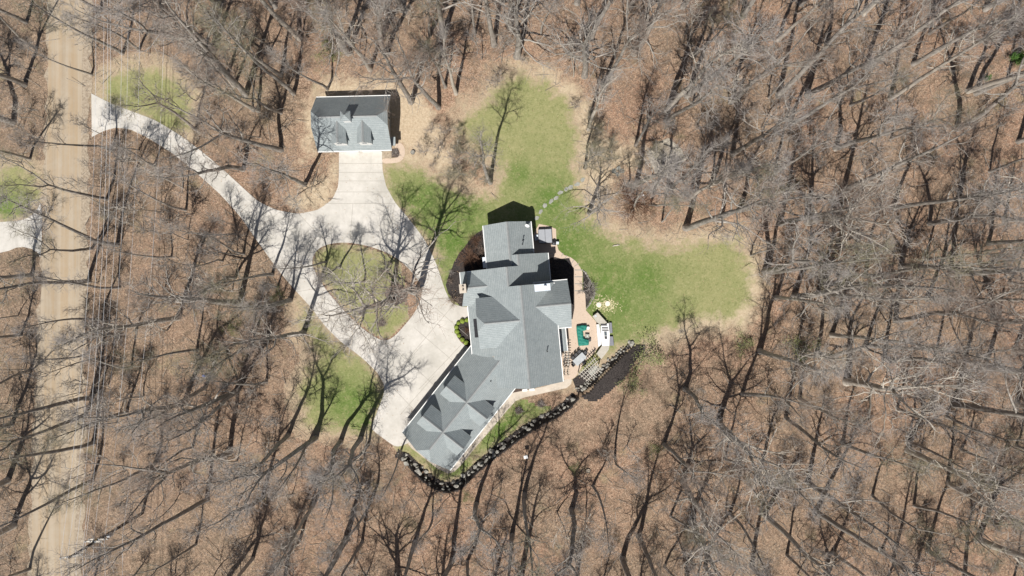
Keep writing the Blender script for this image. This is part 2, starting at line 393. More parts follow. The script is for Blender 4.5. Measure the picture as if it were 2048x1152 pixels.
def make_lawn(name, poly, margin, step, zoff=.006, light=.9):
    poly = pxs(poly); a = np.array(poly); lo = a.min(0) - margin; hi = a.max(0) + margin
    X = np.arange(lo[0], hi[0] + step, step); Y = np.arange(lo[1], hi[1] + step, step)
    gx, gy = np.meshgrid(X, Y); P = np.stack([gx.ravel(), gy.ravel()], 1)
    sdv = sdist(P, poly); keep = sdv > -margin
    if margin > 3:                                   # never reach over the wall
        pass
    nx = len(X); idx = -np.ones(len(P), int); used = []
    quads = []
    K = keep.reshape(gx.shape)
    cell = K[:-1, :-1] & K[1:, :-1] & K[:-1, 1:] & K[1:, 1:]
    js, is_ = np.nonzero(cell)
    q = np.stack([js * nx + is_, js * nx + is_ + 1, (js + 1) * nx + is_ + 1, (js + 1) * nx + is_], 1)
    u, inv = np.unique(q.ravel(), return_inverse=True); q = inv.reshape(-1, 4)
    V = P[u]; z = gh(V) + zoff
    o = mesh_obj(name, np.column_stack([V, z]).tolist(), [tuple(int(k) for k in r) for r in q], M_lawn, smooth=True)
    at = o.data.attributes.new('edge', 'FLOAT', 'POINT'); at.data.foreach_set('value', sdv[u].astype(np.float32))
    lv = np.zeros(len(u))
    for (px_, py_), r_ in LUSH:
        c_ = np.array(W(px_, py_)); r_ /= PX
        lv = np.maximum(lv, np.exp(-((V - c_) ** 2).sum(1) / (r_ * r_)))
    dr = np.max([sdist(V, pxs(d_)) for d_ in DRYP], 0); at = o.data.attributes.new('dry', 'FLOAT', 'POINT'); at.data.foreach_set('value', dr.astype(np.float32))
    at = o.data.attributes.new('lush', 'FLOAT', 'POINT'); at.data.foreach_set('value', (lv * light).astype(np.float32))
    return structure(o)
make_lawn('lawn', LAWNS['main'], 5.5, .5, .026)
make_lawn('lawn', LAWNS['island'], .0, .35, .010, .35)
make_lawn('lawn', LAWNS['road'], 2.6, .4, .010, .6)
make_lawn('lawn', LAWNS['far'], 2.4, .5)
make_lawn('lawn', LAWNS['verge'], 2.6, .4, .014)
make_lawn('lawn', LAWNS['south'], 0.35, .3, .022)

# dry brush clearing round the garage and behind the lawn: straw-coloured ground patches
n = N('dry_grass', .95, .05)
n.color(dry_color(n)); n.bump(n.noise(9, 5, .8), .8, .06); M_dry = n.mat
def dry_patch(poly, margin, step, z=.002):
    global M_lawn
    keep, M_lawn = M_lawn, M_dry
    o = make_lawn('dry_grass', poly, margin, step, z); M_lawn = keep
    return o
dry_patch(DRYP[0], 3.0, .5, 0.002)
dry_patch(DRYP[1], 3.0, .5, 0.004)
dry_patch(DRYP[2], 2.5, .5, 0.006)
dry_patch(DRYP[3], 2.5, .5, 0.013)

# ---------------- roads, drive, paths, beds ----------------
road = [(105, -200), (104, 0), (97, 100), (93, 300), (84, 560), (76, 720), (68, 1000), (60, 1152), (54, 1320), (140, 1320), (148, 1152), (152, 1000), (157, 700), (160, 560), (163, 300), (166, 100), (168, 0), (168, -200)]
vg = [(p[0] - (4 if i < 9 else -15), p[1]) for i, p in enumerate(road)]
def jag(poly, step, amp, seed):
    r = random.Random(seed); out = []
    L = len(poly)
    for i in range(L):
        a, b = poly[i], poly[(i + 1) % L]; d = math.hypot(b[0] - a[0], b[1] - a[1]); k = max(1, int(d / step))
        for j in range(k):
            t = j / k; out.append((a[0] + (b[0] - a[0]) * t + r.uniform(-amp, amp), a[1] + (b[1] - a[1]) * t + r.uniform(-amp, amp)))
    return out
mb = MB(); mb.prism(jag(pxs(vg), 1.2, .45, 1), -.05, .034); structure(mb.build('road_verge', M_verge))
mb = MB(); mb.prism(jag(pxs(road), 1.5, .12, 2), -.05, .044); structure(mb.build('dirt_road', M_road))
DRIVE = [(183, 187), (222, 207), (262, 222), (310, 240), (360, 270), (400, 300), (440, 333), (480, 370), (515, 402), (552, 420), (597, 428), (636, 420), (664, 400), (676, 375), (678, 350), (678, 296), (764, 296), (765, 340), (772, 372), (790, 405), (820, 440), (850, 480), (874, 530), (890, 580), (903, 606), (925, 614), (950, 614), (950, 646), (935, 637), (920, 637), (912, 652), (912, 670), (922, 685), (940, 697), (955, 712), (830, 880), (800, 893), (788, 892), (741, 858), (755, 822), (768, 788), (768, 768), (755, 745), (725, 716), (680, 682), (650, 652), (620, 612), (590, 580), (560, 545), (520, 490), (480, 432), (440, 388), (400, 352), (350, 310), (300, 278), (262, 259), (232, 255), (207, 262), (184, 274)]
isl = LAWNS['island']
def smoothpx(l, keep=()): return chaikin(l, 2)
mb = MB()
dp = []
hard = {15, 16, 33, 34, 35, 26, 27}
for i, p in enumerate(DRIVE):
    if i in hard or i in (0, len(DRIVE) - 1): dp.append(p)
    else:
        a = DRIVE[i - 1]; b = DRIVE[(i + 1) % len(DRIVE)]
        dp += [(p[0] * .72 + a[0] * .28 * 1, p[1] * .72 + a[1] * .28), (p[0] * .9 + (a[0] + b[0]) * .05, p[1] * .9 + (a[1] + b[1]) * .05), (p[0] * .72 + b[0] * .28, p[1] * .72 + b[1] * .28)]
ih = pxs(chaikin(isl, 2))
mb.prism(pxs(dp), -.1, .055, holes=[ih])
drive = structure(mb.build('driveway', M_conc))
J = []
def jl(*pts): J.append([W(*p) for p in pts])
for y in (327, 345, 362, 384, 407): jl((677 - max(0, y - 375) * .9, y), (766 + max(0, y - 350) * .45, y))
for (a, b) in [((860, 596), (905, 598)), ((728, 640 + 60), (810, 618 + 58)), ((780, 690), (890, 790)), ((828, 655), (925, 738)), ((870, 615), (936, 672)), ((795, 742), (905, 612)), ((770, 770), (845, 690)), ((838, 778), (922, 690)), ((800, 830), (868, 752)), ((735, 722), (846, 838)), ((690, 640), (640, 640 + 6)),
               ((238, 214), (236, 254)), ((300, 238), (290, 272)), ((352, 266), (328, 296)), ((396, 298), (366, 324)), ((440, 334), (408, 358)), ((478, 370), (446, 395)), ((510, 400), (476, 428)), ((560, 424), (502, 466)), ((622, 524), (540, 520)), ((652, 486), (600, 430)), ((648, 574), (592, 584)), ((690, 626), (636, 634)), ((738, 666), (688, 690)), ((762, 682), (726, 718)), ((770, 500), (790, 408)), ((820, 538), (868, 512)), ((842, 580), (890, 576)), ((700, 484), (706, 408))]: jl(a, b)
jb = MB()
for l in J:
    for a, b in zip(l, l[1:]):
        a = Vector(a); b = Vector(b); d = (b - a); m = (a + b) / 2
        jb.box((m.x, m.y, .0555), (d.length, .05, .008), math.atan2(d.y, d.x))
jb.build('control_joint', M_joint, drive)
mb = MB(); mb.prism(pxs(chaikin([(-90, 448), (10, 444), (50, 440), (72, 424), (84, 400), (84, 520), (72, 500), (40, 492), (10, 505), (-90, 520)], 1)), -.1, .052); structure(mb.build('driveway', M_conc))
# patio and walks
PATIO = [z4(*p) for p in [(505, -60), (603, -60), (603, 120), (635, 160), (645, 350), (712, 425), (775, 500), (790, 770), (745, 835), (640, 935), (520, 1120), (470, 1145), (330, 1145), (380, 560), (430, 470), (490, 450), (512, 320), (510, 120)]]
mb = MB(); mb.prism(pxs(PATIO), -.1, .062); patio = structure(mb.build('patio', M_paver))
walk_c = [(1090, 520), (1113, 500), (1120, 512), (1131, 520), (1144, 527), (1152, 536), (1157, 549)]
WALKN = [(1078, 448), (1098, 452), (1112, 458), (1113, 486), (1117, 500), (1128, 510), (1142, 515), (1152, 523), (1160, 534), (1165, 545), (1165, 552), (1148, 552), (1148, 536), (1132, 520), (1110, 514), (1078, 520), (1066, 500), (1066, 470)]
mb = MB(); mb.prism(pxs(WALKN), -.1, .058); structure(mb.build('stone_path', M_paver))
sb = MB()
for y in (540, 553.5, 567.5, 581.5):
    x0, y0 = W(1149.5, y); x1, _ = W(1165.5, y); sb.box(((x0 + x1) / 2, y0, .055), (x1 - x0, .16, .02))
for a, b in [((1148, 533), (1158, 527)), ((1143, 527), (1148, 519)), ((1130, 516), (1134, 511)), ((1123, 513), (1126, 506)), ((1138, 517), (1140, 515))]:
    a = Vector(W(*a)); b = Vector(W(*b)); d = b - a; m = (a + b) / 2; sb.box((m.x, m.y, .055), (d.length, .12, .02), math.atan2(d.y, d.x))
sb.build('step_edge', M_joint, patio)
PATH = [z2(*p) for p in [(1195, 350), (1240, 335), (1264, 345), (1255, 375), (1225, 402), (1090, 432), (930, 468), (872, 492), (800, 572), (700, 692), (600, 805), (490, 940), (450, 980), (405, 996), (330, 962), (240, 892), (150, 820), (90, 745), (90, 700), (200, 780), (400, 940), (640, 660), (830, 440), (1070, 392)]]
mb = MB(); mb.prism(pxs(PATH), -.1, .049); structure(mb.build('concrete_path', M_path))
def bed(poly, mat=M_mulch, h=.05, seed=0, terr=False):
    mb = MB(); pl = jag(pxs(poly), .6, .06, seed); h = h - .012 + .001 * seed
    if terr:
        loops = pl; tri = tessellate_polygon([[Vector((x, y, 0)) for x, y in loops]])
        # fine grid so that the bed follows the slope
        a = np.array(loops); lo = a.min(0); hi = a.max(0); st = .3
        X = np.arange(lo[0], hi[0], st); Y = np.arange(lo[1], hi[1], st); gx, gy = np.meshgrid(X, Y)
        P = np.stack([gx.ravel(), gy.ravel()], 1); ok = inside(P, loops).reshape(gx.shape)
        cell = ok[:-1, :-1] & ok[1:, :-1] & ok[:-1, 1:] & ok[1:, 1:]; js, is_ = np.nonzero(cell); nx = len(X)
        q = np.stack([js * nx + is_, js * nx + is_ + 1, (js + 1) * nx + is_ + 1, (js + 1) * nx + is_], 1)
        u, inv = np.unique(q.ravel(), return_inverse=True); q = inv.reshape(-1, 4); V = P[u]
        return structure(mesh_obj('mulch_bed', np.column_stack([V, gh(V) + h]).tolist(), [tuple(int(k) for k in r) for r in q], mat, smooth=True))
    mb.prism(pl, -.05, h); return structure(mb.build('mulch_bed', mat))
bed([z1(*p) for p in [(740, 232), (690, 255), (640, 300), (580, 375), (525, 450), (488, 530), (462, 600), (440, 665), (460, 735), (500, 790), (555, 838), (640, 838), (900, 800), (900, 300)]], seed=1)
bed([z1(*p) for p in [(1200, 440), (1300, 440), (1440, 500), (1458, 560), (1455, 860), (1440, 940), (1300, 900), (1150, 600)]], seed=2)
bed([z1(*p) for p in [(1520, 562), (1560, 590), (1585, 650), (1600, 740), (1570, 800), (1545, 850), (1530, 790), (1520, 720)]], seed=3)
bed([(945, 638), (925, 636), (915, 648), (912, 662), (917, 677), (930, 690), (945, 700)], seed=4)
bed([z2(*p) for p in [(1265, 345), (1400, 240), (1440, 260), (1480, 300), (1380, 372), (1300, 425), (1285, 395)]], seed=5)
bed([z2(*p) for p in [(720, 400), (1010, 395), (1010, 420), (845, 448), (760, 440)]], M_mulch2, seed=6)
bed([z2(*p) for p in [(1712, 92), (1770, 105), (1775, 150), (1720, 200), (1650, 300), (1570, 390), (1480, 452), (1430, 497), (1375, 497), (1330, 470), (1310, 452), (1390, 395), (1465, 310), (1550, 228), (1620, 158)]], M_mulch, .3, 7, True)
bed([z3(*p) for p in [(840, 650), (890, 648), (905, 680), (895, 715), (835, 722)]], M_mulch2, .04, 8)
mb = MB(); mb.prism(pxs(chaikin([z3(*p) for p in [(760, 770), (870, 768), (925, 745), (948, 695), (945, 640), (915, 600), (885, 598), (855, 640), (885, 640), (905, 670), (898, 710), (870, 728), (760, 728)]], 1)), -.05, .06)
structure(mb.build('brick_path', M_paver))
mb = MB(); mb.prism(pxs([z3(*p) for p in [(755, 655), (836, 655), (836, 728), (755, 728)]]), -.05, .035); structure(mb.build('gravel_bed', M_verge))

# ---------------- houses ----------------
def roof_block(parent, ang, s0, s1, c, wl_, wr_, hr, k, axis, clip=(0, 0), clipd=None, base=0., walls=True, gut=(1, 1), wmat=None, th=.16, ins=.35, insend=(.3, .3), kr=None, cap=True):
    """gable roof with its walls; s runs along the ridge, t across it"""
    kr = kr or k
    ca, sa = math.cos(ang), math.sin(ang)
    def P3(s, t, z):
        u, v = (s, c + t) if axis == 'u' else (c + t, s)
        return (u * ca - v * sa, u * sa + v * ca, z)
    flip = axis == 'u'
    hl, hrr = hr - k * wl_, hr - kr * wr_
    c0, c1 = clip; dd = clipd or (c0 * 1.0, c1 * 1.0)
    L = [(s0, -wl_, hl), (s0, -c0, hr - k * c0)] + [(s0 + (dd[0] if c0 else 0), 0, hr), (s1 - (dd[1] if c1 else 0), 0, hr)] + [(s1, -c1, hr - k * c1), (s1, -wl_, hl)]
    Rr = [(s0, wr_, hrr), (s0, c0, hr - kr * c0)] + [(s0 + (dd[0] if c0 else 0), 0, hr), (s1 - (dd[1] if c1 else 0), 0, hr)] + [(s1, c1, hr - kr * c1), (s1, wr_, hrr)]
    def clean(p):
        q = []
        for x in p:
            if not q or max(abs(x[i] - q[-1][i]) for i in range(3)) > 1e-6: q.append(x)
        return q
    L, Rr = clean(L), clean(Rr)
    polys = [L, Rr]
    if c0: polys.append([(s0, -c0, hr - k * c0), (s0, c0, hr - kr * c0), (s0 + dd[0], 0, hr)])
    if c1: polys.append([(s1, -c1, hr - k * c1), (s1, c1, hr - kr * c1), (s1 - dd[1], 0, hr)])
    mb = MB()
    for p in polys:
        w = [Vector(P3(*q)) for q in p]
        nrm = Vector((0, 0, 0))
        for i in range(len(w)): nrm += w[i].cross(w[(i + 1) % len(w)])
        if nrm.z < 0: w.reverse()
        m_ = len(w); top = [tuple(q) for q in w]; bot = [(q.x, q.y, q.z - th) for q in w]
        mb.add(top + bot, [tuple(range(m_))], 0)
        b0 = len(mb.v) - 2 * m_
        mb.f.append(tuple(b0 + m_ + i for i in range(m_ - 1, -1, -1))); mb.m.append(1)
        for i in range(m_):
            j = (i + 1) % m_
            if abs(w[i].z - hr) < 1e-6 and abs(w[j].z - hr) < 1e-6: continue
            mb.f.append((b0 + i, b0 + m_ + i, b0 + m_ + j, b0 + j)); mb.m.append(1)
    rf = mb.build('roof', [M_shin, M_white], parent)
    if cap:
        cb = MB()
        w_ = .17; a, b = s0 + (dd[0] if c0 else 0) + .02, s1 - (dd[1] if c1 else 0) - .02
        pts = [P3(a, -w_, hr - k * w_ + .035), P3(a, 0, hr + .045), P3(a, w_, hr - kr * w_ + .035), P3(b, -w_, hr - k * w_ + .035), P3(b, 0, hr + .045), P3(b, w_, hr - kr * w_ + .035)]
        cb.add(pts, [(0, 1, 4, 3), (1, 2, 5, 4)] if flip else [(3, 4, 1, 0), (4, 5, 2, 1)])
        pts2 = [(x, y, z - .06) for x, y, z in pts]; cb.add(pts2, [(0, 1, 4, 3), (1, 2, 5, 4)])
        cb.add([pts[0], pts[3], pts2[3], pts2[0], pts[2], pts[5], pts2[5], pts2[2]], [(0, 1, 2, 3), (4, 5, 6, 7)])
        cb.build('ridge_cap', M_cap, rf)
    gb = MB()
    for side, g_ in ((-1, gut[0]), (1, gut[1])):
        if not g_: continue
        t = -wl_ - .06 if side < 0 else wr_ + .06; z = (hl if side < 0 else hrr) - .07
        a, b = P3(s0 + .02, t, z), P3(s1 - .02, t, z); d = Vector(b) - Vector(a); m_ = (Vector(a) + Vector(b)) / 2
        gb = MB(); gb.box(m_, (d.length, .11, .12), math.atan2(d.y, d.x)); gb.build('gutter', M_white, parent)
    if walls:
        a, b = s0 + insend[0], s1 - insend[1]; e = th + .03
        lo = hr - (k * c0 if c0 else 0); lo1 = hr - (k * c1 if c1 else 0)
        def sec(s, cc):
            q = [(-wl_ + ins, hr - k * (wl_ - ins) - e)]
            if cc: q += [(-cc, hr - k * cc - e), (cc, hr - kr * cc - e)]
            else: q += [(0, hr - e), (0, hr - e)]
            q += [(wr_ - ins, hr - kr * (wr_ - ins) - e)]
            return [P3(s, -wl_ + ins, base)] + [P3(s, t, z) for t, z in q] + [P3(s, wr_ - ins, base)]
        A, B = sec(a, c0), sec(b, c1); wb = MB(); n_ = len(A)
        wb.add(A + B, [tuple(range(n_)), tuple(range(2 * n_ - 1, n_ - 1, -1))] + [(i, (i + 1) % n_, n_ + (i + 1) % n_, n_ + i) for i in range(n_)])
        if not flip: wb.f = [tuple(reversed(f)) for f in wb.f]
        else: pass
        wb.build('wall', wmat or M_wall, parent)
    return P3
def window(parent, ang, u, v, z, w, h, face):
    """face: direction the window looks, in the building's own frame (degrees)"""
    fa = R(face); ca, sa = math.cos(ang), math.sin(ang)
    x, y = u * ca - v * sa, u * sa + v * ca; rz = ang + fa + math.pi / 2
    dx, dy = math.cos(ang + fa), math.sin(ang + fa)
    mb = MB(); mb.box((x, y, z), (w + .2, .12, h + .2), rz)
    o = mb.build('window', M_white, parent)
    g_ = MB()
    for k in (-1, 1): g_.box((x + dx * .04 + math.cos(rz) * k * w * .25, y + dy * .04 + math.sin(rz) * k * w * .25, z), (w * .45, .07, h), rz)
    g_.build('pane', M_glass, o)
    return o
A0 = R(5.3)
house = thing('house', 'large rambling house with grey shingle gable roofs and an angled dormered wing', 'house')
def hp(y=0): pass
K = .83
roof_block(house, A0, 3.0, 9.55, .12, 3.52, 3.53, 7.2, .80, 'v', wmat=M_wall)                                   # north wing
roof_block(house, A0, 3.05, 4.72, 1.23, 4.6, 4.53, 7.66, K, 'v', gut=(0, 1))                                     # B
roof_block(house, A0, .25, 3.05, -.5, 7.0, 6.26, 9.09, K, 'v', gut=(1, 1), insend=(-.2, .3))                      # C
roof_block(house, A0, -9.6, .25, 1.2, 7.95, 4.87, 10.5, K, 'v', gut=(1, 1), insend=(-.2, .3))                     # D
roof_block(house, A0, -14.15, -9.6, 1.2, 4.66, 4.87, 10.5, K, 'v', gut=(0, 1), insend=(.3, -.2))                  # D south
roof_block(house, A0, 1.0, 8.1, -2.95, 3.45, 3.4, 8.96, K, 'u', gut=(1, 1), ins=.4)                                       # E
roof_block(house, A0, -5.35, .95, -4.6, 3.68, 3.62, 10.1, K, 'u', clip=(1.1, 0), clipd=(1.05, 0), gut=(0, 0))     # F
roof_block(house, A0, -6.4, -3.0, .61, 2.6, 2.3, 6.62, K, 'u', gut=(0, 1))                                        # G
# low west part of G, its lower sweep
mb = MB()
ca, sa = math.cos(A0), math.sin(A0)
def HF(u, v, z): return (u * ca - v * sa, u * sa + v * ca, z)
g_ = [HF(-7.55, -2.05, 4.42), HF(-6.38, -2.05, 4.42), HF(-6.38, .35, 6.41), HF(-6.9, .35, 6.41)]
mb.add(g_ + [(x, y, z - .18) for x, y, z in g_], [(0, 1, 2, 3), (7, 6, 5, 4), (0, 4, 5, 1), (1, 5, 6, 2), (2, 6, 7, 3), (3, 7, 4, 0)])
mb.build('roof', M_shin, house)
mb = MB(); mb.add([HF(-7.3, -1.8, 0), HF(-6.3, -1.8, 0), HF(-6.3, .3, 0), HF(-6.7, .3, 0), HF(-7.3, -1.8, 4.35), HF(-6.3, -1.8, 4.35), HF(-6.3, .3, 6.1), HF(-6.7, .3, 6.1)],
   [(0, 3, 2, 1), (4, 5, 6, 7), (0, 1, 5, 4), (1, 2, 6, 5), (2, 3, 7, 6), (3, 0, 4, 7)]); mb.build('wall', M_wall, house)
# low shed roof along the east side with its posts
mb = MB(); g_ = [HF(5.6, -10.1, 3.45), HF(7.35, -10.1, 3.0), HF(7.35, -6.4, 3.0), HF(5.6, -6.4, 3.45)]
mb.add(g_ + [(x, y, z - .16) for x, y, z in g_], [(0, 1, 2, 3), (7, 6, 5, 4), (0, 4, 5, 1), (1, 5, 6, 2), (2, 6, 7, 3), (3, 7, 4, 0)])
lr = mb.build('porch_roof', M_shin, house)
mb = MB(); a, b = Vector(HF(7.42, -10.1, 2.93)), Vector(HF(7.42, -6.4, 2.93)); mb.box((a + b) / 2, ((b - a).length, .12, .13), math.atan2((b - a).y, (b - a).x)); mb.build('gutter', M_white, house)
mb = MB(); mb.box(HF(6.3, -8.3, 1.45), (1.7, 3.3, 2.9), A0); mb.build('wall', M_siding, house)
# eyebrow roof over the front door
mb = MB(); g_ = [HF(-5.95, -6.6, 7.0), HF(-5.38, -6.6, 7.35), HF(-5.38, -3.9, 7.35), HF(-5.95, -3.9, 7.0)]
mb.add(g_ + [(x, y, z - .12) for x, y, z in g_], [(0, 1, 2, 3), (7, 6, 5, 4), (0, 4, 5, 1), (1, 5, 6, 2), (2, 6, 7, 3), (3, 7, 4, 0)]); mb.build('eyebrow_roof', M_dark, house)['label'] = 'narrow dark metal eyebrow roof'
# wing
AW = R(51.58)
KW = .92; HW = 3.1 + 4.53 * KW
roof_block(house, AW, -27.1, -9.2, -5.12, 4.53, 4.53, HW, KW, 'u', clip=(1.35, 0), clipd=(1.6, 0), insend=(.3, 0))
for uc in (-16.9, -22.35):
    roof_block(house, AW, -5.2, -1.35, uc, 1.72, 1.72, HW - .05, .98, 'v', gut=(0, 0), base=3.4, ins=.2, insend=(0, .2), wmat=M_siding, th=.1)
    roof_block(house, AW, -8.9, -5.2, uc - .05, 1.72, 1.72, HW - .05, .98, 'v', gut=(0, 0), base=3.4, ins=.2, insend=(.2, 0), wmat=M_siding, th=.1)
    window(house, AW, uc, -1.52, 5.3, 1.3, 1.2, 90)
    window(house, AW, uc - .05, -8.72, 5.3, 1.3, 1.2, -90)
ca2, sa2 = math.cos(AW), math.sin(AW)
def WF(u, v, z): return (u * ca2 - v * sa2, u * sa2 + v * ca2, z)
for uc in (-13.6, -18.6, -23.6):
    mb = MB(); mb.box(WF(uc, -.92, 1.2), (3.0, .1, 2.3), AW)
    gd = mb.build('garage_door', M_white, house)
    mb = MB()
    for q in range(4): mb.box(WF(uc - 1.05 + q * .7, -.86, 2.05), (.5, .03, .3), AW)
    mb.build('pane', M_glass, gd)
for (u, v, z, w, h, f) in [(-3.05, 7.5, 2.2, 1.2, 1.4, 180), (3.32, 7.5, 2.2, 1.2, 1.4, 0), (.1, 9.26, 2.2, 1.8, 1.5, 90), (.1, 9.26, 5.2, 1.2, 1.2, 90), (5.42, 4.0, 2.4, 1.3, 1.5, 0), (7.8, -2.9, 2.2, 2.4, 1.6, 0), (7.8, -2.9, 5.6, 1.6, 1.4, 0),
                           (5.73, -11.5, 2., 2.0, 1.8, 0), (5.73, -13, 4.8, 1.2, 1.3, 0), (1.2, -13.86, 5.5, 1.6, 1.4, -90), (2.8, -13.86, 2.0, 1.6, 1.4, -90), (-1.0, -13.86, 2.0, 1.6, 1.4, -90), (-6.42, -6.5, 1.9, 1.6, 1.5, 180), (-5.06, -4.6, 7.9, 1.4, 1.1, 180), (-7.02, 2.0, 1.8, .8, 1.4, 180), (-26.8, -5.1, 2, 0, 0, 0)]:
    if w: window(house, A0, u, v, z, w, h, f)
window(house, AW, -26.82, -5.1, 4.2, 1.5, 1.3, 180)
mb = MB(); mb.box(HF(-6.42, -4.6, 1.1), (.1, 1.1, 2.2), A0); dr = mb.build('front_door', M_wood, house)
mb = MB(); mb.box(HF(-6.5, -4.2, 1.05), (.05, .05, .14), A0); mb.build('handle', M_dark, dr)
# chimneys and roof furniture
mb = MB(); mb.box(HF(-6.95, .55, 4.2), (.8, 1.1, 8.4), A0); ch = mb.build('chimney', M_wall, house)
mb = MB(); mb.box(HF(-6.95, .55, 8.46), (.98, 1.28, .14), A0); mb.build('chimney_cap', M_path, ch)
mb = MB()
for d in (-.25, .25): mb.lathe(HF(-6.95, .55 + d, 8.53), [(.13, 0), (.13, .4), (.1, .4)], 10)
mb.build('flue', M_wood, ch)
mb = MB(); mb.box(HF(4.2, -.32, 9.2), (2.0, .8, 2.6), A0); ch = mb.build('chimney', M_siding, house)
mb = MB(); mb.box(HF(4.2, -.32, 10.56), (2.2, .98, .1), A0); mb.build('chimney_cap', M_flash, ch)
mb = MB(); mb.lathe(HF(4.55, -.25, 10.61), [(.12, 0), (.12, .35), (.2, .38), (.2, .48), (.02, .56)], 12); mb.build('flue', M_white, ch)
mb = MB()
for (px_, py_, h_) in [z1(1045, 318) + (6.3,), z1(1043, 350) + (6.3,), z2(1090, 147) + (8.6,), z2(700, 352) + (6.2,)]:
    x, y = W(px_, py_, h_); mb.lathe((x, y, h_ - .5), [(.07, 0), (.07, .9), (.1, .92), (.1, 1.0), (.02, 1.05)], 10)
mb.build('vent_pipe', M_dark, house)
x, y = W(*z1(1088, 188), 5.6); mb = MB(); mb.tube([(x, y, 5.0), (x, y, 5.8), (x - .1, y - .2, 6.0)], .03); dm = mb.build('dish_mast', M_dark, house)
mb = MB(); mb.lathe((0, 0, 0), [(.02, 0), (.2, .03), (.33, .1), (.33, .12), (.2, .05), (.02, .02)], 16); d_ = mb.build('satellite_dish', M_white, dm, True, (x - .12, y - .25, 6.0)); d_.rotation_euler = (R(55), 0, R(-20))
# down-side details of the west wall: small bay roof
mb = MB(); mb.box(HF(-3.65, 4.15, 2.6), (.5, 1.4, 1.6), A0); mb.box(HF(-3.68, 4.15, 3.45), (.62, 1.6, .1), A0, 0); mb.build('bay', M_flash, house)
mb = MB()
for (cx_, cy_) in (z2(935, 410), z2(985, 406)):
    x, y = W(cx_, cy_); mb.box((x, y - .1, .25), (.8, .35, .45), A0, 0, .04)
mb.build('window_well', M_white, house)

AG = R(1.4)
gar = thing('garage', 'small detached grey-roofed garage with two dormers and a roof cupola', 'garage')
roof_block(gar, AG, -28.5 + .0, -17.4, 25.1, 4.05, 4.0, 7.5, 1.05, 'u', clip=(1.15, 1.15), clipd=(1.3, 1.3), wmat=M_siding, insend=(.25, .7), ins=.45)
cg, sg = math.cos(AG), math.sin(AG)
def GF(u, v, z): return (u * cg - v * sg, u * sg + v * cg, z)
for uc in (-24.6, -20.95):
    roof_block(gar, AG, 21.5, 24.9, uc, 1.02, 1.02, 7.0, 1.0, 'v', gut=(0, 0), base=3.6, ins=.15, insend=(.2, 0), wmat=M_white, th=.1)
    window(gar, AG, uc, 21.68, 5.75, .7, .8, -90)
for uc in (-24.4, -20.9):
    mb = MB(); mb.box(GF(uc, 21.42, 1.25), (2.9, .1, 2.4), AG); gd = mb.build('garage_door', M_white, gar)
    mb = MB()
    for q in range(4): mb.box(GF(uc - 1.0 + q * .67, 21.36, 2.1), (.48, .03, .3), AG)
    mb.build('pane', M_glass, gd)
mb = MB(); mb.box(GF(-23.0, 24.9, 7.6), (1.05, 1.05, 1.7), AG); cu = mb.build('cupola', M_white, gar)
mb = MB(); q = [GF(-23.0 + a * .72, 24.9 + b * .72, 8.42) for a, b in ((-1, -1), (1, -1), (1, 1), (-1, 1))] + [GF(-23.0, 24.9, 9.15)]
mb.add(q, [(0, 3, 2, 1), (0, 1, 4), (1, 2, 4), (2, 3, 4), (3, 0, 4)]); mb.build('cupola_roof', M_shin, cu)
mb = MB(); mb.tube([GF(-23, 24.9, 9.1), GF(-23, 24.9, 9.8)], .025); mb.tube([GF(-23.3, 24.9, 9.6), GF(-22.7, 24.9, 9.6)], .02); mb.build('weathervane', M_dark, cu)
mb = MB()
for sgn, z_ in ((-1, 0), (1, 0)):
    pass
mb.box(GF(-17.3, 22.4, 2.75), (.75, 1.3, .12), AG); mb.build('door_canopy', M_shin, gar)
mb = MB(); mb.box(GF(-18.08, 22.3, 1.1), (.1, 1.0, 2.1), AG); dr = mb.build('side_door', M_white, gar)
mb = MB(); mb.box(GF(-18.02, 21.95, 1.05), (.05, .05, .12), AG); mb.build('handle', M_dark, dr)
window(gar, AG, -18.06, 26.5, 1.7, 1.0, 1.2, 0); window(gar, AG, -18.06, 25.1, 4.9, 1.0, 1.1, 0); window(gar, AG, -28.28, 25.1, 1.7, 1.2, 1.2, 180); window(gar, AG, -23, 28.62, 1.8, 1.2, 1.2, 90)
# ---------------- boulder walls ----------------
rnd = random.Random(7)
def rock_mesh(name, seed, sub=2):
    r = random.Random(seed); import bmesh
    bm = bmesh.new(); bmesh.ops.create_icosphere(bm, subdivisions=sub, radius=.5)
    pl = [(Vector((r.uniform(-1, 1), r.uniform(-1, 1), r.uniform(-1, 1))).normalized(), r.uniform(.28, .42)) for _ in range(9)]
    for v in bm.verts:
        for n_, d_ in pl:
            q = v.co.dot(n_)
            if q > d_: v.co -= n_ * (q - d_)
        v.co *= 1.25; v.co += Vector((r.uniform(-.02, .02), r.uniform(-.02, .02), r.uniform(-.02, .02)))
    me = bpy.data.meshes.new(name); bm.to_mesh(me); bm.free(); me.materials.append(M_rock); return me
ROCKS = [rock_mesh('boulder', i) for i in range(6)]
def rock(name, parent, loc, sc, rng):
    o = bpy.data.objects.new(name, rng.choice(ROCKS)); C.objects.link(o)
    if parent: o.parent = parent
    o.location = loc; o.scale = sc; o.rotation_euler = (rng.uniform(-.2, .2), rng.uniform(-.2, .2), rng.uniform(0, 6.28)); return o
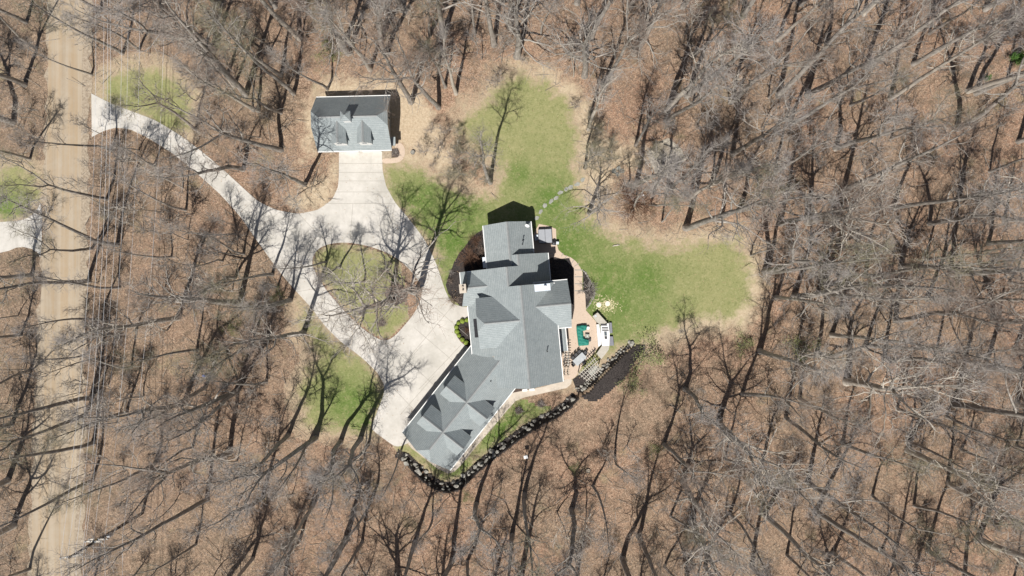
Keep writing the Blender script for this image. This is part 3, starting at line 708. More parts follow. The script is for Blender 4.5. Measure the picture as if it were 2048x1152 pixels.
def boulder_wall(label, line, count, h0, h1, rows=3, sz=1.0):
    t = thing('boulder_wall', label, 'stone wall')
    L = [Vector(W(*p)) for p in line]; seg = [(b - a).length for a, b in zip(L, L[1:])]; tot = sum(seg)
    per = count // rows
    for row in range(rows):
        for i in range(per):
            d = (i + .5 + rnd.uniform(-.25, .25) + .33 * row) / (per + 1) * tot
            for a, b, s_ in zip(L, L[1:], seg):
                if d <= s_: break
                d -= s_
            dr_ = (b - a).normalized(); nr = Vector((-dr_.y, dr_.x)); p = a + dr_ * d + nr * ((.42 - row * .42) * sz + rnd.uniform(-.28, .28))
            z = (.2, .62, 1.08)[row] * (h0 + (h1 - h0) * i / per)
            w = rnd.choice((.35, .5, .7, .85, 1.05)) * rnd.uniform(.85, 1.15) * sz
            rock('boulder', t, (p.x, p.y, z), (w, w * rnd.uniform(.55, .9), rnd.uniform(.45, .75) * sz), rnd)
    return t
def wall_shade(line, w0, w1):  # dark sheet under the boulders: crevice shade put into its colour
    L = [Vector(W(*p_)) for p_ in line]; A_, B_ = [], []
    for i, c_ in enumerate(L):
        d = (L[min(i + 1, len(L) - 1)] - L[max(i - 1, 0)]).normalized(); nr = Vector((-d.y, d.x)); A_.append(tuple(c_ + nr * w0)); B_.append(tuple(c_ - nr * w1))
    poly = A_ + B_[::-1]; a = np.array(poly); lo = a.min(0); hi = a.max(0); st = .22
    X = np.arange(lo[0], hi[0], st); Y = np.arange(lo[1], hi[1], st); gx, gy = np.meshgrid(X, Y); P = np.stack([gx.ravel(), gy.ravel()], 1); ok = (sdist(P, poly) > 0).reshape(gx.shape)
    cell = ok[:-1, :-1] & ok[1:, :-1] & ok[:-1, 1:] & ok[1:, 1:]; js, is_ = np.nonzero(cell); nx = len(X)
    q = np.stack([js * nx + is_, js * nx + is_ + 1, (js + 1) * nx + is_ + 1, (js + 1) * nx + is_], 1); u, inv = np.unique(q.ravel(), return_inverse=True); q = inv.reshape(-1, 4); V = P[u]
    structure(mesh_obj('crevice_shade', np.column_stack([V, gh(V) + .13 + .1 * (gh(V) > .05)]).tolist(), [tuple(int(k) for k in r) for r in q], M_mulch))
wall_shade(WALL, .75, .85); wall_shade(WALL2, .3, .5)
boulder_wall('long curved retaining wall of stacked boulders below the angled dormered wing', WALL, 99, .85, .85, 3, .78)
boulder_wall('shorter boulder wall running beside the black mulch slope', WALL2, 44, .8, .5, 2, .72)

def sphere_shrub(name, r, n_, leaf, mat, seed, flat=.85, core=True):
    """clipped bush of small leaf faces on a rounded form"""
    g = random.Random(seed); mb = MB()
    for i in range(n_):
        d = Vector((g.gauss(0, 1), g.gauss(0, 1), g.gauss(0, 1))).normalized(); rr = r * g.uniform(.78, 1.02) * (1 + .06 * math.sin(5 * d.x + seed) * math.cos(4 * d.y))
        p = Vector((d.x * rr, d.y * rr, r * flat + d.z * rr * flat)); a = Vector((g.gauss(0, 1), g.gauss(0, 1), g.gauss(0, 1))); a = a.cross(d).normalized()
        d2 = (d + Vector((g.uniform(-.6, .6), g.uniform(-.6, .6), g.uniform(-.6, .6)))).normalized(); b = d2.cross(a).normalized(); a = a * leaf * g.uniform(.6, 1.3); b = b * leaf * g.uniform(.6, 1.3)
        mb.add([p - a, p - b * .6, p + a, p + b * .6], [(0, 1, 2, 3)])
    return mb
proto = None
BOX = [(934, 640), (925, 642), (917, 646), (913, 654), (914, 663), (918, 671), (925, 679), (933, 685)]
ORD = ['first', 'second', 'third', 'fourth', 'fifth', 'sixth', 'seventh', 'eighth', 'ninth', 'tenth', 'eleventh', 'twelfth', 'thirteenth', 'fourteenth', 'fifteenth', 'sixteenth', 'seventeenth', 'eighteenth', 'nineteenth', 'twentieth']
def ordn(i):
    if i < 20: return ORD[i]
    t, u = divmod(i + 1, 10); tens = {2: 'twent', 3: 'thirt', 4: 'fort', 5: 'fift', 6: 'sixt', 7: 'sevent', 8: 'eight', 9: 'ninet'}[t]
    return tens + 'ieth' if u == 0 else tens + 'y-' + ORD[u - 1]
bm_ = sphere_shrub('boxwood', .36, 900, .05, M_box, 3).build('boxwood_shrub', M_box)
for i, p in enumerate(BOX):
    o = bm_ if i == 0 else bm_.copy()
    if i: C.objects.link(o)
    x, y = W(*p); o.location = (x, y, .04); o.rotation_euler = (0, 0, i * 1.3); o.scale = (1 + .12 * math.sin(i * 2.1),) * 3
    tag(o, '%s clipped green boxwood from the north in the curved row by the front door' % ordn(i), 'shrub', 'boxwoods round the front bed')
for i, (p, lab) in enumerate([((1010, 651), 0)]):
    pass

# ---------------- bare trees ----------------
def tubes(paths, nside):
    V = []; F = []; base = 0
    ang = np.arange(nside) * 2 * np.pi / nside; ca_, sa_ = np.cos(ang), np.sin(ang)
    for pts, rad in paths:
        pts = np.asarray(pts, float); rad = np.asarray(rad, float); m = len(pts)
        d = np.empty_like(pts); d[1:-1] = pts[2:] - pts[:-2]; d[0] = pts[1] - pts[0]; d[-1] = pts[-1] - pts[-2]
        d /= np.linalg.norm(d, axis=1)[:, None] + 1e-9
        ref = np.array([1., 0, 0]) if abs(d[0][0]) < .7 else np.array([0, 1., 0])
        a = ref - d * (d @ ref)[:, None]; a /= np.linalg.norm(a, axis=1)[:, None] + 1e-9
        b = np.cross(d, a)
        ring = pts[:, None, :] + (a[:, None, :] * ca_[None, :, None] + b[:, None, :] * sa_[None, :, None]) * rad[:, None, None]
        V.append(ring.reshape(-1, 3))
        i = np.arange(m - 1)[:, None] * nside; k = np.arange(nside)[None, :]; k2 = (k + 1) % nside
        F.append((base + np.stack([i + k, i + k2, i + nside + k2, i + nside + k], -1)).reshape(-1, 4)); base += m * nside
    return np.concatenate(V), np.concatenate(F)
def np_mesh(name, V, F, mat, smooth=True):
    me = bpy.data.meshes.new(name); me.vertices.add(len(V)); me.vertices.foreach_set('co', V.astype(np.float32).ravel())
    me.loops.add(len(F) * 4); me.loops.foreach_set('vertex_index', F.astype(np.int32).ravel())
    me.polygons.add(len(F)); me.polygons.foreach_set('loop_start', (np.arange(len(F)) * 4).astype(np.int32))
    me.update(calc_edges=True)
    if smooth: me.polygons.foreach_set('use_smooth', [True] * len(F))
    me.materials.append(mat); return me
def rot_to(d, az, el):
    """direction leaving d at angle el, turned az about it"""
    d = d / np.linalg.norm(d); ref = np.array([0, 0, 1.]) if abs(d[2]) < .9 else np.array([1., 0, 0])
    a = np.cross(d, ref); a /= np.linalg.norm(a); b = np.cross(d, a)
    return d * math.cos(el) + (a * math.cos(az) + b * math.sin(az)) * math.sin(el)
def branch(r, p0, d0, L, nseg, wob, up):
    pts = [np.array(p0, float)]; d = np.array(d0, float)
    for i in range(nseg):
        d = d + np.array([r.gauss(0, wob), r.gauss(0, wob), r.gauss(0, wob) + up]); d /= np.linalg.norm(d)
        pts.append(pts[-1] + d * (L / nseg))
    return np.array(pts)
def at(pts, t):
    f = t * (len(pts) - 1); i = min(int(f), len(pts) - 2); u = f - i
    return pts[i] * (1 - u) + pts[i + 1] * u, pts[i + 1] - pts[i]
def make_tree(name, seed, H, r0, clear, nprim, spread, forks, mats, twigs=(6, 4, 2), up=.10, el0=(.6, 1.05), stubs=0, tw=1.0):
    r = random.Random(seed); trunk = []; limbs = []; fine = []
    ns = 10; pts = [np.zeros(3)]; d = np.array([0, 0, 1.]); top = H * (.6 if forks else .97)
    for i in range(ns):
        d = d + np.array([r.gauss(0, .05), r.gauss(0, .05), .12]); d /= np.linalg.norm(d); pts.append(pts[-1] + d * top / ns)
    pts = np.array(pts); tt = np.linspace(0, 1, ns + 1); rad = r0 * ((1 - tt * (.55 if forks else .93)) ** .85); rad[0] *= 1.45
    pts = np.insert(pts, 1, pts[0] * .9 + pts[1] * .1, 0); rad = np.insert(rad, 1, rad[0] * .75)
    pts[0][2] = -.3
    trunk.append((pts, rad)); stems = [(pts, r0, clear / (.6 if forks else .97), 1.0, nprim if not forks else max(4, nprim // 3), rad)]
    for k in range(forks):
        az = 2 * math.pi * (k + r.uniform(-.15, .15)) / forks; q = branch(r, pts[-1] if k else pts[-1], rot_to(d, az, r.uniform(.3, .55)), H * .42 * r.uniform(.85, 1.1), 7, .07, .09)
        rr = np.linspace(rad[-1] * .8, .03, len(q)); trunk.append((q, rr)); stems.append((q, rad[-1] * .8, .15, .75, max(5, int(nprim * .55)), rr))
    for (sp, sr, t0, ls, n_, srad) in stems:
        az = r.uniform(0, 6.28)
        for i in range(n_):
            t = t0 + (1 - t0) * ((i + r.uniform(0, .9)) / n_) ** .9; t = min(t, .985)
            p, dd = at(sp, t); az += 2.4 + r.uniform(-.5, .5); el = r.uniform(*el0) * (1.1 - .35 * t)
            k = (t - t0) / (1 - t0)
            L = spread * 1.02 * ls * (1 - .6 * k) * r.uniform(.65, 1.35)
            rb = float(np.interp(t, np.linspace(0, 1, len(srad)), srad)) * r.uniform(.36, .54)
            b = branch(r, p, rot_to(dd, az, el), L, 8, .20, up); br_ = np.linspace(rb, .03, len(b)); limbs.append((b, br_))
            for j in range(twigs[0]):
                s_ = .22 + .78 * (j + r.random()) / twigs[0]; p2, d2 = at(b, min(s_, .99))
                L2 = L * .42 * (1.15 - .6 * s_) * r.uniform(.7, 1.3) + .4
                b2 = branch(r, p2, rot_to(d2, r.uniform(0, 6.28), r.uniform(.5, 1.05)), L2, 6, .24, .08)
                r2 = max(.024, float(np.interp(s_, np.linspace(0, 1, len(br_)), br_)) * .6); limbs.append((b2, np.linspace(r2, .014, 7)))
                for m in range(twigs[1]):
                    s3 = .2 + .8 * (m + r.random()) / twigs[1]; p3, d3 = at(b2, min(s3, .99)); L3 = L2 * .42 * r.uniform(.6, 1.3) + .35
                    b3 = branch(r, p3, rot_to(d3, r.uniform(0, 6.28), r.uniform(.5, .95)), L3, 3, .2, .06)
                    fine.append((b3, np.array([.012, .010, .008, .005]) * tw))
                    for q_ in range(twigs[2]):
                        p4, d4 = at(b3, r.uniform(.15, 1)); L4 = r.uniform(.35, .95)
                        b4 = branch(r, p4, rot_to(d4, r.uniform(0, 6.28), r.uniform(.4, .9)), L4, 2, .2, .05)
                        fine.append((b4, np.array([.008, .007, .004]) * tw))
    for _ in range(stubs):
        t = r.uniform(.15, clear); p, dd = at(pts, t); b = branch(r, p, rot_to(dd, r.uniform(0, 6.28), 1.2), r.uniform(.6, 2.2), 3, .2, 0); limbs.append((b, np.linspace(.035, .012, 4)))
    root = bpy.data.objects.new(name, None); C.objects.link(root); root.empty_display_size = .5
    V, F = tubes(trunk, 8); to = bpy.data.objects.new('trunk', np_mesh('trunk', V, F, mats[0])); C.objects.link(to); to.parent = root
    V1, F1 = tubes(limbs, 5); V2, F2 = tubes(fine, 3); me = np_mesh('crown', np.concatenate([V1, V2]), np.concatenate([F1, F2 + len(V1)]), mats[0])
    me.materials.append(mats[1]); mi = np.zeros(len(F1) + len(F2), np.int32); mi[len(F1):] = 1; me.polygons.foreach_set('material_index', mi)
    cr_ = bpy.data.objects.new('crown', me); C.objects.link(cr_); cr_.parent = root
    return root
MT = [(M_bark, M_twig), (M_bark, M_twig2), (M_bark2, M_twig), (M_bark, M_twig3)]
PROTO = [
    make_tree('bare_tree', 11, 25, 0.31, .50, 15, 4.6, 0, MT[0], stubs=4),
    make_tree('bare_tree', 12, 25, 0.36, .42, 17, 4.2, 0, MT[2], stubs=3),
    make_tree('bare_tree', 13, 25, 0.38, .38, 16, 5.2, 0, MT[1], stubs=2),
    make_tree('bare_tree', 14, 24, 0.31, .55, 13, 4.2, 0, MT[3], stubs=5),
    make_tree('bare_tree', 15, 25, 0.38, .40, 15, 4.6, 2, MT[0], stubs=2),
    make_tree('bare_tree', 16, 25, 0.36, .35, 15, 4.8, 3, MT[1], stubs=3),
    make_tree('bare_tree', 17, 20, 0.46, .24, 17, 7.2, 3, MT[2], up=.05, el0=(.75, 1.25)),
    make_tree('bare_tree', 18, 20, 0.44, .28, 17, 6.8, 0, MT[0], up=.04, el0=(.8, 1.3)),
    make_tree('bare_tree', 19, 24, 0.26, .55, 12, 3.2, 0, MT[0], stubs=6),
    make_tree('bare_tree', 20, 24, 0.28, .48, 13, 3.6, 2, MT[3], stubs=3),
]
SAP = [
    make_tree('sapling', 31, 7.5, .06, .30, 10, 1.9, 0, (M_bark, M_twig), (4, 3, 1), tw=.8),
    make_tree('sapling', 32, 6, .05, .20, 9, 1.7, 2, (M_bark, M_twig2), (4, 3, 1), tw=.8),
    make_tree('sapling', 33, 9, .08, .35, 11, 2.2, 0, (M_bark2, M_twig), (4, 3, 1), tw=.8),
    make_tree('sapling', 34, 5, .05, .12, 10, 1.9, 3, (M_bark, M_twig3), (4, 3, 1), tw=.8),
]
# trees seen singly in the photograph: base pixel and size (s slim, m middling, h tall, b broad crown, f forked)
PICK = """425,100h 491,190h 468,172m 245,107m 278,100m 72,97m 52,45m 50,170b 222,300m 60,318m 235,490h 178,562h 372,420m 445,522s 470,556m 470,468s 488,508s 240,575m 184,497m
357,636h 205,640m 263,735s 183,796h 172,829h 60,740m 42,670m 370,804h 411,774m 472,783h 500,680m 186,886h 185,961h 60,1138f
905,1118h 693,1078h 831,1080h 726,1081m 628,1008m 599,1081m 802,901s 865,1040s 935,1120m 582,601m 607,665h 529,683m 477,779h 480,607h 533,763m 576,870h 631,876h 681,884f 721,878h 736,890m 619,883m
545,549m 836,581g 679,536s 729,562s 781,527s 651,524s 556,574s 782,606b 580,599m
599,77h 541,102s 562,150h 587,187h 655,178m 429,99h 456,148m 517,222m 507,222s 697,106h 687,94h 740,138h 763,79f 404,103m 562,226m 705,92m 774,109h 860,72m 885,72h 950,68m 988,90h 1020,56h 1034,113b 822,204h 805,20h 912,187m 877,215f 891,174m 1082,69s
1169,152b 1374,192g 1208,174f 1335,221h 1462,205f 1389,111m 1476,146s 1384,211s 1273,368g 1331,241h 1178,426b 1254,370s 1302,394s 1336,379h 1378,397m 1422,368h 1418,303s 1466,308h 1300,409m 1324,443s 1372,455g 1423,369m 1442,435h 1478,420h 1268,414s 1501,511s 1534,543h 1339,377s
1557,191g 1615,191h 1733,134h 1580,249f 1671,297h 1952,187h 1826,128f 1537,195s 1915,257h 1859,67m 1936,182h 1529,543h 1615,444b 1660,498m 1784,415h 1561,447h 1899,549g 1853,519m 2008,442m 1976,487h 1883,533m 1950,506s 1636,586h 1647,565h 1588,592b 1730,551h 1802,533b 1853,597h 1917,399b 1553,594m
1663,670h 1520,702h 1572,835h 1768,718f 1794,817m 1909,809g 1893,833m 1816,884m 1968,734b 1600,798m 1730,691h 2035,809h 1987,640h 1594,707m 1634,707h 1615,964h 1631,1023g 1896,967h 1982,967m 1762,1101m 1816,900b 1784,1120h 1856,1101h 1503,1133f
1142,1018f 1276,1073h 1185,970m 1229,914m 1049,985h 1385,1045b 1341,1032m 1245,1118h 1042,1149h 981,365h 1370,778f"""
BOXED = [pxs(LAWNS[k]) for k in ('main', 'island', 'road', 'far', 'south', 'verge')] + [pxs(DRIVE), pxs(road), pxs([(600, 150), (840, 150), (840, 320), (600, 320)]), pxs([(900, 420), (1250, 420), (1250, 800), (1040, 850), (900, 960), (780, 880)]), pxs([(0, 440), (84, 400), (84, 520), (0, 510)]), pxs([(840, 200), (960, 200), (1000, 380), (840, 360)]), pxs([(1160, 690), (1320, 660), (1350, 720), (1330, 860), (1170, 860), (1130, 790)]), pxs([(1380, 640), (1490, 640), (1500, 770), (1400, 750)]), pxs([(120, 1000), (340, 985), (340, 1120), (120, 1180)]), pxs([(980, 800), (1190, 780), (1190, 950), (980, 940)])]
def blocked(P, grow):
    bad = np.zeros(len(P), bool)
    for b in BOXED:
        bad |= sdist(P, b) > -grow
    return bad
kinds = {'s': ([8], .62), 'm': ([8, 9, 3, 0, 1], .82), 'h': ([0, 1, 2, 3, 4], 1.12), 'g': ([2, 1, 0], 1.34), 'b': ([6, 7], 1.1), 'f': ([4, 5], 1.0)}
rt = random.Random(5); TREES = []
for tok in PICK.split():
    k = tok[-1]; px_, py_ = map(float, tok[:-1].split(',')); x, y = W(px_, py_); x, y = x, y
    TREES.append([x, y, rt.choice([8, 8, 9, 3]) if px_ < 330 else rt.choice(kinds[k][0]), kinds[k][1] * rt.uniform(.93, 1.07) * (.72 if tok == '1178,426b' else 1), k])
# the rest of the wood, and the trees just below the frame whose shadows reach into it
def fill(n_, x0, x1, y0, y1, dmin, keys):
    cand = np.array([(rt.uniform(x0, x1), rt.uniform(y0, y1)) for _ in range(2500)]); cand = cand[~blocked(cand, 1.2)]
    for got in range(n_):
        T = np.array([t[:2] for t in TREES]); D = ((cand[:, None, :] - T[None]) ** 2).sum(2).min(1)
        x, y = cand[int(np.argmax(D * np.array([rt.uniform(.6, 1) for _ in range(len(cand))])))]; x = float(x); y = float(y)
        k = rt.choice('ms') if -72 < x < -48 else rt.choice(keys); TREES.append([x, y, rt.choice(kinds[k][0]), kinds[k][1] * rt.uniform(.9, 1.1), k])
nh = len(TREES)
fill(34, -76, 77, -61, -45.5, 4.2, 'hhmfb')
fill(298 - len(TREES), -78, 78, -44, 44, 3.4, 'hmmffb')
LAND = [('the detached garage', (717, 245)), ('the gravel road', None), ('the driveway island', (735, 590)), ('the fire pit', (1335, 322)), ('the black mulch slope', (1225, 745)),
        ('the utility pole', (285, 1026)), ('the roadside lawn patch', (285, 200)), ('the angled wing tip', (900, 950)), ('the far right lawn end', (1500, 560)), ('the top edge centre', (1030, 20)),
        ('the upper right corner', (2030, 20)), ('the lower right corner', (2030, 1130)), ('the right edge middle', (2040, 560)), ('the bottom edge centre', (1024, 1140)), ('the upper left corner', (20, 20)), ('the lower left corner', (20, 1130)), ('the driveway bend', (600, 660)), ('the bottom edge three-quarter point', (1530, 1130)), ('the top edge three-quarter point', (1530, 20)), ('the upper back lawn', (1050, 240))]
LAND = [l for l in LAND if l[1]]
def autolabel(items, noun, adj):
    """items: (index, x, y, px, py, adjective) -> label naming the landmark, the side and the rank"""
    buckets = {}
    for it in items:
        i, px_, py_ = it[0], it[1], it[2]
        L = min(LAND, key=lambda l: (l[1][0] - px_) ** 2 + (l[1][1] - py_) ** 2)
        dx, dy = px_ - L[1][0], py_ - L[1][1]; s_ = ('right' if dx > 0 else 'left') if abs(dx) > abs(dy) else ('below' if dy > 0 else 'above')
        buckets.setdefault((L[0], s_, it[3]), []).append((dx * dx + dy * dy, i))
    lab = {}
    for (l, s_, a), v in buckets.items():
        v.sort(); side = {'right': 'to the right of', 'left': 'to the left of', 'below': 'below', 'above': 'above'}[s_]
        for k, (_, i) in enumerate(v):
            if len(v) == 1: lab[i] = 'only %s %s %s %s' % (a, noun, side, l)
            elif k == 0: lab[i] = '%s %s nearest %s %s' % (a, noun, side, l)
            else: lab[i] = '%s %s, %s nearest %s %s' % (a, noun, ordn(k), side, l)
    return lab
ADJ = {0: 'straight grey bare', 1: 'pale-barked bare', 2: 'brownish bare', 3: 'mossy-twigged bare', 4: 'forked bare', 5: 'multi-stemmed bare', 6: 'broad pale-barked', 7: 'broad-crowned bare', 8: 'slender bare', 9: 'slim forked bare'}
TREES.sort(key=lambda t: t[2])
labs = autolabel([(i, 1024 + t[0] * PX, 576 - t[1] * PX, ADJ[t[2]]) for i, t in enumerate(TREES)], 'tree', None)
SPECIAL = {(836, 581): 'very tall bare tree on the right rim of the grassy driveway island', (981, 365): 'tall grey tree at the left edge of the back lawn casting a long trunk shadow', (1178, 426): 'broad pale tree at the right end of the stepping stones', (802, 901): 'small dark tree at the far corner of the angled wing', (1142, 1018): 'big forked bare tree with a multi-stemmed shadow below the boulder wall'}
def copy_tree(root):
    r = root.copy(); C.objects.link(r)
    for ch in root.children:
        c = ch.copy(); C.objects.link(c); c.parent = r
    return r
usedp = set()
for i, (x, y, v, sc, k) in enumerate(TREES):
    o = PROTO[v] if v not in usedp else copy_tree(PROTO[v]); usedp.add(v)
    hz = sc * rt.uniform(.94, 1.08); w = sc * rt.uniform(.92, 1.1)
    o.location = (x, y, g1(x, y)); o.scale = (w, w, hz); o.rotation_euler = (rt.gauss(0, .045), rt.gauss(0, .045), rt.uniform(0, 6.28))
    lab = labs[i]
    for (a, b), l in SPECIAL.items():
        xx, yy = W(a, b)
        if abs(xx - x) + abs(yy - y) < .1: lab = l
    tag(o, lab, 'tree', 'bare trees of the woodland')
# saplings and thin understorey
SP = []
def fill_s(n_, x0, x1, y0, y1, dmin, grow, ks, region=None, scr=(.5, 1.0)):
    got = tries = 0
    while got < n_ and tries < 9000:
        tries += 1; x, y = rt.uniform(x0, x1), rt.uniform(y0, y1)
        if region is not None and not inside(np.array([(x, y)]), region)[0]: continue
        if region is None and blocked(np.array([(x, y)]), grow)[0]: continue
        if SP and min((x - t[0]) ** 2 + (y - t[1]) ** 2 for t in SP) < dmin * dmin: continue
        SP.append([x, y, rt.choice(ks), rt.uniform(*scr)]); got += 1
fill_s(13, -20, 0, 12, 30, 1.2, 0, [3, 1], pxs([(840, 250), (905, 240), (940, 300), (985, 370), (960, 385), (900, 360), (850, 320)]))
fill_s(12, 8, 30, 5, 35, 1.2, 0, [3, 1], pxs([(1160, 230), (1230, 270), (1300, 300), (1260, 400), (1215, 440), (1180, 380)]))
fill_s(75, -78, -38, -46, 44, 2.2, .3, [0, 1, 2, 2], None, (.7, 1.5))
fill_s(198, -78, 78, -46, 44, 2.6, .3, [0, 1, 2, 2, 0, 1], None, (.55, 1.4))
SP.sort(key=lambda t: t[2])
SADJ = {0: 'thin straight', 1: 'small twin-stemmed', 2: 'tall thin', 3: 'low bushy'}
labs = autolabel([(i, 1024 + t[0] * PX, 576 - t[1] * PX, SADJ[t[2]]) for i, t in enumerate(SP)], 'sapling', None)
usedp = set()
for i, (x, y, v, sc) in enumerate(SP):
    o = SAP[v] if v not in usedp else copy_tree(SAP[v]); usedp.add(v)
    o.location = (x, y, g1(x, y)); o.scale = (sc * rt.uniform(.85, 1.2), sc * rt.uniform(.85, 1.2), sc); o.rotation_euler = (rt.gauss(0, .1), rt.gauss(0, .1), rt.uniform(0, 6.28))
    tag(o, labs[i], 'sapling', 'bare saplings of the understorey')
print('trees', len(TREES), nh, 'saplings', len(SP))
# fallen twigs and low brush on the woodland floor
r = np.random.default_rng(3); n_ = 42000
P = np.stack([r.uniform(-80, 80, n_), r.uniform(-46, 46, n_)], 1)
P = P[~blocked(P, .4)]; n_ = len(P); z = gh(P)
az = r.uniform(0, 2 * np.pi, n_); L = r.uniform(.2, 1.0, n_) * np.where(r.random(n_) < .06, 3, 1); wd_ = r.uniform(.008, .022, n_) * np.where(L > 1.3, 2.4, 1); rise = r.uniform(.0, .45, n_) * L
d = np.stack([np.cos(az) * L, np.sin(az) * L, rise], 1); a = np.column_stack([P, z + .03]); b = a + d; s_ = np.stack([-np.sin(az) * wd_, np.cos(az) * wd_, np.zeros(n_)], 1); up_ = np.array([0, 0, 1.]) * wd_[:, None] * 1.7
V = np.stack([a - s_, a + s_, a + up_, b - s_ * .6, b + s_ * .6, b + up_ * .6], 1).reshape(-1, 3)
k = np.arange(n_)[:, None] * 6; F = np.concatenate([k + np.array([[0, 3, 5, 2]]), k + np.array([[2, 5, 4, 1]]), k + np.array([[1, 4, 3, 0]])])
o = bpy.data.objects.new('fallen_twigs', np_mesh('fallen_twigs', V, F, M_bark, False)); C.objects.link(o); o['kind'] = 'stuff'; o['label'] = 'fallen twigs and brush on the leaves'
r = np.random.default_rng(9); n_ = 9000
P = np.stack([r.uniform(-66, 40, n_), r.uniform(-32, 36, n_)], 1); near = np.zeros(n_, bool)
for b_ in BOXED[:7]: near |= np.abs(sdist(P, b_)) < np.abs(r.normal(0, 2.6, n_))
for b_ in (BOXED[0], BOXED[1], BOXED[5]): near |= inside(P, b_) & (r.random(n_) < .35)
near &= ~inside(P, pxs([(925, 440), (1065, 440), (1145, 560), (1130, 780), (1020, 800), (900, 945), (805, 865), (935, 690), (920, 545)])) & ~inside(P, pxs([(630, 190), (790, 190), (790, 306), (630, 306)]))
P = P[near]; n_ = len(P); a = r.uniform(0, 6.28, n_); L = r.uniform(.035, .085, n_); dx = np.stack([np.cos(a) * L, np.sin(a) * L], 1); dy = np.stack([-dx[:, 1], dx[:, 0]], 1) * .7; z = gh(P) + .075
q = np.stack([np.column_stack([P - dx, z]), np.column_stack([P - dy, z + .02]), np.column_stack([P + dx, z + .01]), np.column_stack([P + dy, z + .03])], 1).reshape(-1, 3)
o = bpy.data.objects.new('fallen_leaves', np_mesh('fallen_leaves', q, np.arange(n_ * 4).reshape(-1, 4), speck('dry_leaf', (.22, .14, .08), (.46, .33, .21), 5), False)); C.objects.link(o); o['kind'] = 'stuff'; o['label'] = 'dry leaves blown over the grass and along the drive'
# ---------------- objects round the house ----------------
def stone_poly(r, rad, n_=7): return [(math.cos(a) * rad * r.uniform(.75, 1.1), math.sin(a) * rad * r.uniform(.75, 1.1)) for a in [2 * math.pi * (k + r.uniform(-.2, .2)) / n_ for k in range(n_)]]
rs = random.Random(21)
SS = [(1073, 436), (1081, 424), (1090, 411), (1102, 403), (1112, 396), (1121, 385), (1132, 379), (1141, 375), (1154, 369), (1165, 360)]
for i, p in enumerate(SS):
    mb = MB(); mb.prism([(x * 1.05, y * .72) for x, y in stone_poly(rs, .48, 5)], 0, .09); x, y = W(*p)
    tag(mb.build('stepping_stone', M_stone, None, False, (x, y, 0), R(rs.uniform(20, 60))), '%s flat grey stepping stone counting from the house towards the woods' % ordn(i), 'stepping stone', 'stepping stones over the back lawn')
mb = MB(); mb.prism(stone_poly(rs, 3.0, 18), 0, .03); x, y = W(1332, 318); structure(mb.build('gravel_pad', speck('pale_gravel', (.26, .23, .18), (.46, .42, .35), 3, .95), None, False, (x, y, g1(x, y))))
for i, p in enumerate([(1228, 342), (1237, 337), (1244, 342), (1235, 348)]):
    mb = MB(); mb.prism(stone_poly(rs, .42, 6), 0, .08); x, y = W(*p)
    tag(mb.build('flagstone', M_stone, None, False, (x, y, 0)), '%s grey flagstone from the left in the cluster left of the fire pit' % ordn(i), 'flagstone', 'flagstones by the fire pit')
# fire pit and its two benches
x, y = W(1332, 326); t = thing('fire_pit', 'square fire pit of dark blocks with a pale rim on the gravel pad', 'fire pit', (x, y, .02), R(35))
mb = MB()
for a in range(4):
    c_, s_ = math.cos(a * math.pi / 2), math.sin(a * math.pi / 2); mb.box((c_ * .5, s_ * .5, .2), (.22, 1.22, .4), a * math.pi / 2, 0, .03)
mb.build('block_wall', M_rock, t); mb = MB(); mb.box((0, 0, .08), (.8, .8, .1)); mb.build('ash_bed', M_mulch, t)
for p, rz, l in [((1316, 295), 5, 'dark wooden bench on the left above the fire pit'), ((1333, 302), -20, 'dark wooden bench directly above the fire pit')]:
    x, y = W(*p); t = thing('garden_bench', l, 'bench', (x, y, .03), R(rz), 'benches by the fire pit')
    mb = MB()
    for k in range(5): mb.box((0, -.3 + k * .15, .45), (1.5, .12, .05))
    mb.build('seat', M_wood, t); mb = MB()
    for k in range(3): mb.box((0, .4 + k * .03, .6 + k * .15), (1.5, .04, .11))
    mb.build('backrest', M_wood, t)
    for sx in (-.62, .62):
        for sy in (-.28, .3):
            mb = MB(); mb.box((sx, sy, .21), (.08, .08, .43)); mb.build('leg', M_wood, t)
# hot tub
x, y = W(1090, 472.5, .5); t = thing('hot_tub', 'square hot tub with a grey folding cover beside the north wing', 'hot tub', (x, y, .06), R(3))
mb = MB(); mb.box((0, 0, .42), (2.05, 2.15, .84), 0, 0, .12); mb.build('cabinet', M_dark, t)
cv = speck('grey_vinyl', (.27, .285, .31), (.31, .325, .35), 2, .6, .3, .05)
for k in (-1, 1):
    mb = MB(); mb.box((k * .515, 0, .90), (1.0, 2.1, .11), 0, 0, .04); mb.build('cover_half', cv, t)
x, y = W(1072.8, 475.5); t = thing('hot_tub_steps', 'small pale plastic step beside the hot tub', 'step', (x, y, .06), R(3))
mb = MB(); mb.box((0, 0, .12), (.55, .9, .24), 0, 0, .03); mb.build('lower_step', M_flash, t); mb = MB(); mb.box((.13, 0, .32), (.28, .9, .18), 0, 0, .02); mb.build('upper_step', M_flash, t)
x, y = W(1107, 487); t = thing('patio_grill', 'small black grill with side shelf at the corner of the hot tub', 'grill', (x, y, .06), R(-8))
mb = MB(); mb.box((0, 0, .5), (.75, .5, .7), 0, 0, .05); mb.build('cabinet', M_dark, t); mb = MB(); mb.lathe((0, 0, 0), [(.30, .85), (.29, .98), (.2, 1.07), (.02, 1.1)], 14); mb.build('lid', M_dark, t)
mb = MB(); mb.box((.55, .1, .8), (.4, .4, .04)); mb.build('side_shelf', M_flash, t); mb = MB(); mb.box((0, -.32, .98), (.5, .04, .04)); mb.build('handle', M_flash, t)
